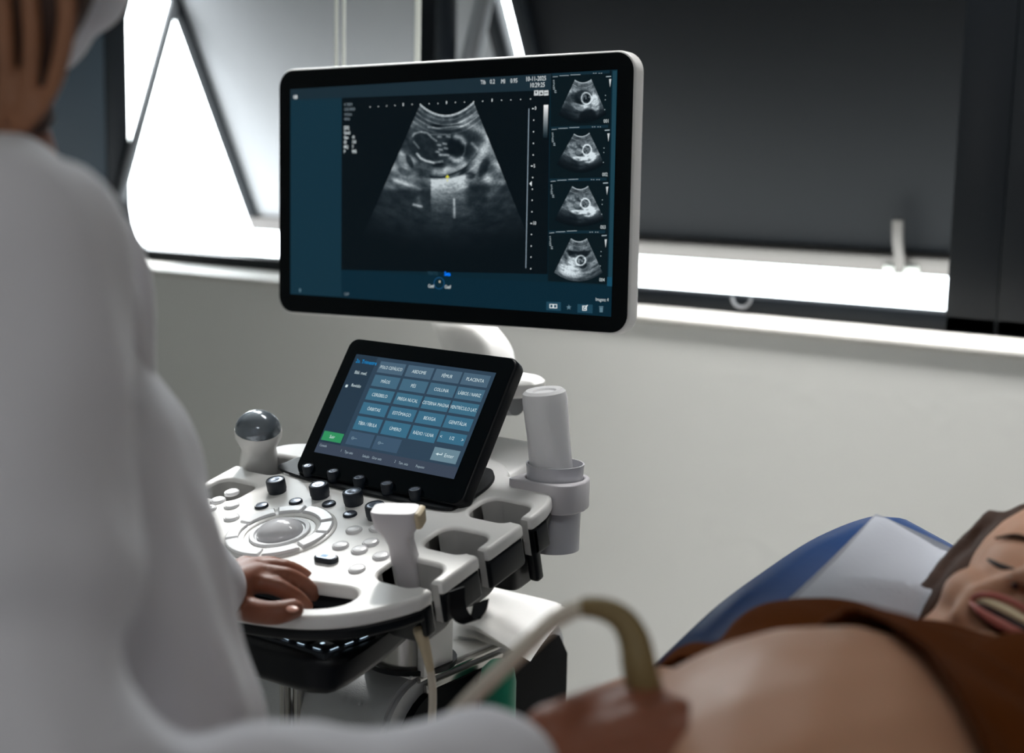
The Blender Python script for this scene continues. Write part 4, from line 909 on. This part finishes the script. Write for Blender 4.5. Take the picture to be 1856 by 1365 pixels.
bm = nb(); p = E0+Vector((.0, -.002, -.03)); tube(bm, smooth_path([p, p+Vector((-.004, 0, -.02)), p+Vector((.004, 0, -.045))], 5), .0012, 6); obj('loose_thread', bm, 'grey', bed)
# ---- pillow in a white cover
A = W(1588, 926, 1.44); B_ = W(1418, 1085, 1.235); Cp = B_+Vector((.44, .05, -.10)); D = A+Vector((.43, .03, -.034))
bm = nb(); nx = 40; top = []; bot = []
for j in range(nx+1):
    rt, rb = [], []
    for i in range(nx+1):
        x, y = i/nx, j/nx; p = B_.lerp(Cp, x).lerp(A.lerp(D, x), y); k = (max(0, 4*x*(1-x))**.45)*(max(0, 4*y*(1-y))**.45)
        q_ = x+(1-y)*.25-.6*(1-y)*x+.10*noise.noise(Vector((x*3, y*3, 4))); f = (.034*(.5-abs(math.sin(13*q_))**.8)*(.4+.6*y)+.008*noise.noise(Vector((x*7, y*3, 8))))*min(1, k*1.4)+.004*math.sin(44*q_+3*y)*k
        dent = -.115*math.exp(-((p.x+.335)/.125)**2-((p.y-1.20)/.17)**2)
        sag = -.018*math.sin(math.pi*x)*max(0, y-.6)*2.5
        rt.append(bm.verts.new(p+Vector((0, 0, .030*k+f+dent+sag)))); rb.append(bm.verts.new(p+Vector((0, 0, -.05*k+sag-.001+dent*.5))))
    top.append(rt); bot.append(rb)
for j in range(nx):
    for i in range(nx):
        bm.faces.new((top[j][i], top[j][i+1], top[j+1][i+1], top[j+1][i])); bm.faces.new((bot[j][i], bot[j+1][i], bot[j+1][i+1], bot[j][i+1]))
for k in range(nx):
    bm.faces.new((top[0][k], bot[0][k], bot[0][k+1], top[0][k+1])); bm.faces.new((top[nx][k], top[nx][k+1], bot[nx][k+1], bot[nx][k]))
    bm.faces.new((top[k][0], top[k+1][0], bot[k+1][0], bot[k][0])); bm.faces.new((top[k][nx], bot[k][nx], bot[k+1][nx], top[k+1][nx]))
tag(obj('pillow', bm, 'cloth', smooth=60), 'creased white pillow on the blue head section of the bed', 'pillow')
# ================================================================== PATIENT
HS, HU, HF = Vector((-.951, -.004, .308)), Vector((.168, .832, .528)), Vector((.259, -.554, .791)); HC = Vector((-.360, 1.265, 1.054))
def hp(s, u, f): return HC+HS*s+HU*u+HF*f
HR = Matrix((HS, HU, HF)).transposed()
pat_ = thing('person', 'smiling person lying on the blue bed, brown top pulled up over a bare round belly', 'person', (-.32, .6, .84))
def torso(bm, g=0.0):
    ellipsoid(bm, (-.30, .46, .945), (.185+g, .2+g, .105+g))
    ellipsoid(bm, (-.355, .835, 1.0), (.172+g, .205+g, .150+g))
    ellipsoid(bm, (-.355, 1.04, .975), (.172+g, .17+g, .115+g))
    capsule(bm, (-.455, 1.13, .93), (-.225, 1.13, .955), .060+g, .062+g)
    ellipsoid(bm, (-.455, 1.04, 1.036), (.082+g, .08+g, .060+g)); ellipsoid(bm, (-.265, 1.02, 1.05), (.085+g, .085+g, .062+g))
    return bm
bm = torso(nb())
for sx in (-1, 1):
    hipx = -.30+sx*.1; chain(bm, [(hipx, .42, .935), (hipx+sx*.01, .0, .925), (hipx+sx*.005, -.40, .895), (hipx, -.46, .90)], [.09, .072, .048, .045]); capsule(bm, (hipx, -.46, .90), (hipx, -.50, .99), .04, .03)
# right arm at her side, left arm
AE, AW, AH = W(1200, 1296, 1.13), W(1085, 1322, 1.04), W(1000, 1366, 1.0)
chain(bm, [(-.49, 1.12, .905), AE, AW], [.045, .038, .030]); capsule(bm, AW, AH, .034, .028, flat=.6)
for k in range(4):
    o = Vector((-.02+.0135*k, .012-.006*k, 0)); chain(bm, [AH+o, AH+o+Vector((.01, -.045, -.004)), AH+o+Vector((.018, -.085, -.016))], [.0105, .0092, .0075])
chain(bm, [AW, AW+Vector((.03, -.05, 0)), AW+Vector((.045, -.085, -.005))], [.018, .012, .009])
chain(bm, [(-.15, 1.12, .95), (-.06, .88, .91), (-.07, .64, .90)], [.05, .042, .03]); capsule(bm, (-.07, .64, .90), (-.085, .55, .895), .034, .028, flat=.6)
for k in range(4): chain(bm, [(-.115+.02*k, .55, .895), (-.12+.02*k, .505, .893), (-.12+.02*k, .465, .885)], [.0105, .0092, .0075])
capsule(bm, (-.335, 1.12, .985), HC-HU*.085-HF*.02, .052, .05)
# head
ellipsoid(bm, hp(0, .035, -.012), (.076, .098, .098), HR); ellipsoid(bm, hp(0, -.045, .022), (.069, .066, .058), HR)
ellipsoid(bm, hp(0, .0, .045), (.060, .075, .045), HR)
for s in (-1, 1):
    ellipsoid(bm, hp(s*.036, -.040, .047), (.032, .032, .028), HR); ellipsoid(bm, hp(s*.036, -.078, .018), (.036, .038, .042), HR)
    ellipsoid(bm, hp(s*.010, -.036, .098), (.0085, .0085, .009), HR); ellipsoid(bm, hp(s*.074, -.005, -.02), (.007, .026, .015), HR)
    chain(bm, [hp(s*.015, -.034, .088), hp(s*.034, -.052, .074), hp(s*.036, -.075, .066)], [.008, .009, .009])
    ellipsoid(bm, hp(s*.030, .003, .066), (.022, .014, .012), HR)
chain(bm, [hp(0, .018, .086), hp(0, -.015, .098), hp(0, -.034, .106)], [.0085, .009, .0105])
ellipsoid(bm, hp(0, -.098, .072), (.022, .018, .018), HR); chain(bm, [hp(-.026, -.112, .045), hp(0, -.104, .066), hp(.026, -.112, .045)], [.016, .018, .016])
me = remesh(bm, .0042, 8)
body = obj('body', me, 'skin_p', pat_, smooth=80)
def part(name, bm, m, voxel=None, it=3): return obj(name, remesh(bm, voxel, it) if voxel else bm, m, pat_, smooth=80)
bm = nb(); ellipsoid(bm, hp(0, -.070, .0815), (.029, .0105, .012), HR); part('mouth', bm, 'mouth')
bm = nb(); pth = [hp(.0255*math.cos(a), -.0655+.0015*math.cos(2*a), .0815+.0115*math.sin(a)) for a in [math.pi*k/12 for k in range(13)]]; tube(bm, pth, .0038, 10); part('teeth', bm, 'teeth')
bm = nb()
up = [hp(.034*math.cos(a), -.0585-.006*abs(math.cos(a))**2, .080+.0165*math.sin(a)) for a in [math.pi*k/14 for k in range(15)]]
lo = [hp(.033*math.cos(a), -.064-.019*math.sin(a), .079+.016*math.sin(a)) for a in [math.pi*k/14 for k in range(15)]]
tube(bm, up, [.001, .0025, .0032, .0026, .0032, .0025, .001], 10); part('upper_lip', bm, 'lip')
bm = nb(); tube(bm, lo, [.001, .003, .0044, .003, .001], 10); part('lower_lip', bm, 'lip')
for s in (1, -1):
    bm = nb(); pth = [hp(s*(.010+.034*k/8), -.018-.0045*math.sin(math.pi*k/8)+.004*(k/8), .0835-.012*(k/8)**1.6+.001) for k in range(9)]; tube(bm, pth, [.0014, .003, .0036, .003, .0014], 8); part('eyelashes', bm, 'lash')
    bm = nb(); pth = [hp(s*(.012+.038*k/8), .010+.005*math.sin(math.pi*k/8), .0885-.016*(k/8)**1.8) for k in range(9)]; tube(bm, pth, [.0012, .0026, .0022, .0008], 8); part('eyebrow', bm, 'hair_p')
    bm = nb(); ellipsoid(bm, hp(s*.0075, -.0445, .098), (.0032, .002, .004), HR, 2); part('nostril', bm, 'mouth')
# hair: a cap and loose locks beside the right cheek
bm = nb(); ellipsoid(bm, hp(0, .052, -.028), (.088, .098, .096), HR); ellipsoid(bm, hp(0, .0, -.05), (.09, .09, .07), HR)
for k in range(9):
    y0 = .07-.012*k; chain(bm, [hp(.074, y0, .015-.006*k), hp(.088, y0-.05, -.005-.005*k), hp(.094+.003*(k % 3), y0-.10, -.018-.004*k), hp(.092+.006*(k % 2), y0-.15, -.035)], [.012, .011, .008, .004])
    chain(bm, [hp(-.074, y0, .015-.006*k), hp(-.088, y0-.05, -.005-.005*k), hp(-.092, y0-.11, -.03)], [.012, .011, .006])
ellipsoid(bm, hp(.070, .0, -.018), (.019, .085, .040), HR); ellipsoid(bm, hp(-.070, .0, -.018), (.019, .085, .040), HR)
me = remesh(bm, .004, 2); displace(me, lambda c: .0018*noise.noise(Vector(((c-HC).dot(HS)*160, (c-HC).dot(HU)*18, (c-HC).dot(HF)*160)))); obj('hair', me, 'hair_p', pat_, smooth=80)
# brown top, its hem rolled up above the belly
bm = torso(nb(), .011)
chain(bm, [(-.485, 1.12, .90), AE+Vector((.015, .05, 0))], [.054, .045]); chain(bm, [(-.155, 1.12, .95), (-.10, .98, .925)], [.066, .058])
me = remesh(bm, .006, 6)
def hem(x): 
    return .965-1.0*min(max(0, x+.43), .26)
bm = nb(); bm.from_mesh(me); bpy.data.meshes.remove(me)
bmesh.ops.delete(bm, geom=[v for v in bm.verts if v.co.y < hem(v.co.x) or ((v.co-(HC-HU*.095)).length < .075)], context='VERTS')
for v in bm.verts:
    if v.is_boundary and abs(v.co.y-hem(v.co.x)) < .014: v.co.y = hem(v.co.x)
for v in bm.verts:
    d = v.co.y-hem(v.co.x); r = math.exp(-(d/.022)**2); w = noise.noise(Vector((v.co.x*10, v.co.y*22, v.co.z*10)))
    v.co += v.normal*(.007*r+.009*w*min(1, d/.05+.3)+.004*math.sin((v.co.y*1.0+v.co.x*.7)*75)*max(0, 1-d/.10)*.6)
bmesh.ops.solidify(bm, geom=bm.faces[:], thickness=.003)
obj('top', bm, 'shirt', pat_, smooth=80)
bm = nb()
ellipsoid(bm, (-.30, .44, .945), (.197, .2, .118))
for sx in (-1, 1):
    hipx = -.30+sx*.1; chain(bm, [(hipx, .42, .935), (hipx+sx*.01, .0, .925), (hipx+sx*.005, -.40, .895)], [.102, .084, .062])
me = remesh(bm, .008, 4); obj('trousers', me, 'trouser', pat_, smooth=80)
# ================================================================== DOCTOR
DF = Vector((.804, .595, 0)); DS = Vector((.595, -.804, 0)); UZ = Vector((0, 0, 1))     # she faces DF, her right side is DS (towards the camera)
doc = thing('person', 'person standing in a white coat and face mask, one hand on the machine handle', 'person', (-.82, .64, 0))
tilt = math.radians(20); hf = DF*math.cos(tilt)-UZ*math.sin(tilt); hu = UZ*math.cos(tilt)+DF*math.sin(tilt)
H = W(-28, -172, 1.02); DRm = Matrix((hf, DS, hu)).transposed()
def dh(f, s, u): return H+hf*f+DS*s+hu*u
NB = W(-25, 300, 1.02)
RS, LS = W(0, 520, .85), W(-30, 500, 1.17)
RE, RM, RW = W(70, 1400, .735), W(500, 1478, .785), W(900, 1428, .845)
LE, LW = W(235, 990, 1.34), W(395, 1078, 1.405)
def dbody():
    bm = nb()
    ellipsoid(bm, dh(-.01, 0, .03), (.093, .074, .10), DRm); ellipsoid(bm, dh(.03, 0, -.05), (.062, .056, .058), DRm); ellipsoid(bm, dh(.062, 0, -.092), (.022, .024, .02), DRm)
    ellipsoid(bm, dh(.045, 0, .0), (.047, .06, .07), DRm); chain(bm, [dh(.085, 0, .02), dh(.103, 0, -.02)], [.009, .013])
    for s in (-1, 1): ellipsoid(bm, dh(-.01, s*.074, -.005), (.018, .008, .03), DRm); ellipsoid(bm, dh(.045, s*.042, -.03), (.024, .02, .024), DRm)
    capsule(bm, dh(-.025, 0, -.055), NB-UZ*.02, .05, .055)
    capsule(bm, LS, RS, .042, .042); base = NB-UZ*.06
    wst = W(120, 1130, 1.0); ellipsoid(bm, base.lerp(wst, .35), (.065, .10, .16), Matrix((DF, DS, UZ)).transposed()); ellipsoid(bm, wst, (.07, .11, .17), Matrix((DF, DS, UZ)).transposed())
    hip = Vector((wst.x, wst.y, .92)); ellipsoid(bm, hip, (.10, .15, .13), Matrix((DF, DS, UZ)).transposed())
    for s in (-1, 1):
        q = hip+DS*s*.085; chain(bm, [q, Vector((q.x, q.y, .5))+DF*.01, Vector((q.x, q.y, .09))], [.08, .055, .04]); capsule(bm, Vector((q.x, q.y, .05)), Vector((q.x, q.y, .045))+DF*.15, .04, .035)
    chain(bm, [RS, RE], [.036, .032]); chain(bm, [RE, RM, RW], [.032, .028, .026]); chain(bm, [LS, LE, LW], [.036, .030, .026])
    return bm, hip
bm, HIP = dbody()
# left hand: thumb along the handle bar, fingers reaching over it into the grip opening
def fingers(bm, pts, rs): chain(bm, smooth_path(pts, 3), list(np.interp(np.linspace(0, 1, (len(pts)-1)*3+1), np.linspace(0, 1, len(rs)), rs)))
k1, k2, k3, k4 = pan(450, 1056, .024), pan(470, 1040, .026), pan(462, 1030, .022), pan(445, 1028, .018)
for kk in (k1, k2, k3, k4): capsule(bm, LW, kk, .020, .0125)
capsule(bm, LW, pan(428, 1085, .014), .022, .016)
fingers(bm, [k1, pan(496, 1062, .021), pan(536, 1082, .006), pan(556, 1100, -.012)], [.0112, .0098, .009, .0082, .0072])
fingers(bm, [k2, pan(520, 1044, .020), pan(555, 1062, .002), pan(570, 1080, -.018)], [.0108, .0095, .0088, .008, .007])
fingers(bm, [k3, pan(515, 1030, .016), pan(552, 1045, -.002), pan(568, 1062, -.02)], [.011, .010, .009, .008, .007])
fingers(bm, [k4, pan(490, 1022, .012), pan(525, 1034, -.004), pan(540, 1048, -.02)], [.010, .009, .008, .007, .0062])
fingers(bm, [pan(420, 1092, .012), pan(462, 1108, .0125), pan(500, 1111, .0125), pan(532, 1104, .011)], [.0155, .0128, .0120, .0118, .0105])
# right hand closed round the probe on the belly
def hnd(px, py, d): return W(px, py, d)
PB = hnd(1166, 1258, .905)
kn = [hnd(1172, 1288, .90), hnd(1215, 1316, .885), hnd(1238, 1350, .872), hnd(1240, 1386, .862)]
for kk, r in zip(kn, (.0175, .019, .0185, .017)): capsule(bm, RW, kk, .026, r)
for i, kk in enumerate(kn):
    dx, dy = 0, 30*i
    fingers(bm, [kk, hnd(1270, 1318+32*i, .897-.010*i), hnd(1302-1*i, 1362+32*i, .905-.010*i), hnd(1276-3*i, 1402+30*i, .912-.010*i)], [.0135, .0128, .0118, .0105, .0092])
fingers(bm, [hnd(1000, 1330, .865), hnd(1070, 1290, .895), hnd(1125, 1272, .912), hnd(1170, 1282, .918)], [.018, .015, .0125, .011, .0095])
me = remesh(bm, .0032, 3)
obj('body', me, 'skin_d', doc, smooth=80)
bm = nb(); ellipsoid(bm, pan(530, 1104, .0195), (.0075, .0052, .0022), PM.to_3x3()); obj('thumbnail', bm, 'nail', doc)
# white coat
bm = nb()
prof = [(300, -40, .05, .10, 1.0), (400, -40, .078, .14, 1.0), (520, -35, .082, .165, 1.0), (620, -25, .09, .165, 1.0), (700, -10, .102, .165, 1.0), (780, 15, .112, .165, 1.0), (860, 42, .114, .165, 1.0), (1000, 72, .119, .165, 1.0), (1130, 88, .126, .17, 1.0), (1250, 95, .135, .175, 1.0)]
rings = []; seg = 40
rows = []
for py, px, a, b_, d in prof: rows.append((W(px, py, d), a, b_))
last = rows[-1][0]
for z, a, b_ in ((.95, .15, .20), (.80, .165, .22), (.66, .175, .235)): rows.append((Vector((last.x-.0, last.y, z)), a, b_))
for c, a, b_ in rows: rings.append([bm.verts.new(c+DF*a*math.cos(2*math.pi*k/seg)+DS*b_*math.sin(2*math.pi*k/seg)) for k in range(seg)])
for i in range(len(rings)-1):
    for k in range(seg): bm.faces.new((rings[i][k], rings[i+1][k], rings[i+1][(k+1) % seg], rings[i][(k+1) % seg]))
bm.faces.new(rings[0]); bm.faces.new(rings[-1][::-1])
capsule(bm, NB-UZ*.03, RS+UZ*.0, .062, .078); capsule(bm, NB-UZ*.03, LS, .062, .075)
chain(bm, [RS, W(-10, 850, .80), RE], [.080, .072, .064]); chain(bm, [RE, RM, RW-(RW-RM).normalized()*.012], [.062, .053, .042])
chain(bm, [LS, LE, LW-(LW-LE).normalized()*.01], [.075, .058, .042])
capsule(bm, W(40, 440, 1.1), W(110, 570, 1.1), .05, .05)
me = remesh(bm, .0075, 7)
def folds(c):
    v = .015*noise.noise(Vector((c.x*8, c.y*8, c.z*9+c.x*5)))+.006*noise.noise(Vector((c.x*22, c.y*22, c.z*11+5)))
    dE = (c-RE).length; v -= .016*math.exp(-((dE-.088)/.018)**2)*(1 if c.z > RE.z-.02 else 0)
    return v
displace(me, folds); obj('coat', me, 'coat', doc, smooth=80)
bm = nb(); pth = smooth_path([NB+DF*.10-UZ*.16, NB+DF*.085-UZ*.06+DS*.03, NB+DS*.075-UZ*.0, NB-DF*.05+UZ*.035, NB-DS*.075-UZ*.0, NB+DF*.085-UZ*.06-DS*.03, NB+DF*.10-UZ*.16], 6); tube(bm, pth, .017, 12); obj('collar', bm, 'coat', doc, smooth=80)
# mask and hair
bm = nb(); ellipsoid(bm, dh(.050, 0, -.055), (.050, .052, .055), DRm); ellipsoid(bm, dh(.080, 0, -.025), (.036, .036, .04), DRm); ellipsoid(bm, dh(.060, 0, -.092), (.024, .032, .021), DRm)
me = remesh(bm, .004, 6); obj('face_mask', me, 'mask', doc, smooth=80)
bm = nb(); tube(bm, smooth_path([dh(.05, .05, -.03), dh(.01, .072, -.01), dh(-.02, .08, .01)], 5), .0016, 8); obj('mask_loop', bm, 'mask', doc)
bm = nb(); ellipsoid(bm, dh(-.022, 0, .038), (.10, .086, .105), DRm); ellipsoid(bm, dh(-.05, 0, -.03), (.075, .086, .08), DRm)
for k in range(12):
    f0 = .106-.015*k; e_ = W(92-10*k, 215+5*(k % 5), 1.0-.006*(k % 4)); chain(bm, [dh(f0-.01, .078, .03), dh(f0, .084, -.04), dh(f0-.01, .078, -.10), e_], [.012, .013, .011, .004+.002*(k % 3)])
    f1 = min(f0, .03-.012*(k % 6)); chain(bm, [dh(f1-.01, -.072, .03), dh(f1, -.072, -.05), dh(f1-.03, -.06, -.13)], [.012, .012, .006])
me = remesh(bm, .005, 2); displace(me, lambda c: .003*noise.noise(Vector(((c-H).dot(hf)*110, (c-H).dot(DS)*110, (c-H).dot(hu)*12)))); obj('hair', me, 'hair_d', doc, smooth=80)
bm = nb()
for s in (-1, 1):
    q = HIP+DS*s*.085; chain(bm, [q, Vector((q.x, q.y, .5))+DF*.01, Vector((q.x, q.y, .11))], [.094, .075, .06])
ellipsoid(bm, HIP, (.11, .16, .13), Matrix((DF, DS, UZ)).transposed()); me = remesh(bm, .009, 4); obj('trousers', me, 'trouser', doc, smooth=80)
for s in (-1, 1):
    q = HIP+DS*s*.085; bm = nb(); capsule(bm, Vector((q.x, q.y, .052))-DF*.03, Vector((q.x, q.y, .047))+DF*.16, .052, .045); bmesh.ops.bisect_plane(bm, geom=bm.verts[:]+bm.edges[:]+bm.faces[:], plane_co=(0, 0, .001), plane_no=(0, 0, -1), clear_outer=True); obj('shoe', bm, 'shoe', doc, smooth=80)
bm = nb()
for pts in (((112, -70), (122, 20), (112, 100), (88, 175), (45, 238)), ((48, -70), (58, 60), (52, 160), (38, 215), (15, 250)), ((0, -70), (10, 90), (8, 190), (-8, 235))):
    chain(bm, smooth_path([W(x, y, .935) for x, y in pts], 4), list(np.interp(np.linspace(0, 1, (len(pts)-1)*4+1), [0, .6, 1], [.0062, .0058, .003])))
obj('hair_lock', remesh(bm, .0025, 2), 'hair_l', doc, smooth=80)
# ---- the probe in her hand, its cable looping up and back to the machine
t = thing('ultrasound_probe', 'ultrasound probe held on the belly, its olive cable looping up out of the hand', 'ultrasound probe', PB)
tip = hnd(1228, 1395, .925); zd = (PB-tip).normalized(); q = zd.to_track_quat('Z', 'Y').to_matrix().to_4x4(); Lp = (PB-tip).length
bm = nb(); loft(bm, [(0, .026, .010, 0, 0), (.012, .027, .012, 0, 0), (.03, .018, .013, 0, 0), (Lp, .013, .012, 0, 0)], 28, 2.6, Matrix.Translation(tip) @ q); obj('body', bm, 'lav', t)
pth = smooth_path([PB-zd*.01, W(1160, 1215, .90), W(1148, 1155, .905), W(1118, 1115, .91), W(1064, 1100, .915), W(1015, 1118, .92), W(960, 1165, .93), W(900, 1222, .94), W(850, 1270, .95), W(800, 1330, .965), W(760, 1420, .99), W(745, 1600, 1.1), Vector((-.93, 1.02, .5)), Vector((-1.03, 1.17, .35))], 6)
n1 = int(len(pth)*.34); bm = nb(); tube(bm, pth[:n1], [.0118, .0108, .0085, .0064], 14); obj('strain_relief', bm, 'olive', t)
bm = nb(); tube(bm, pth[n1-1:], .0058, 14); obj('cable', bm, 'cable', t)
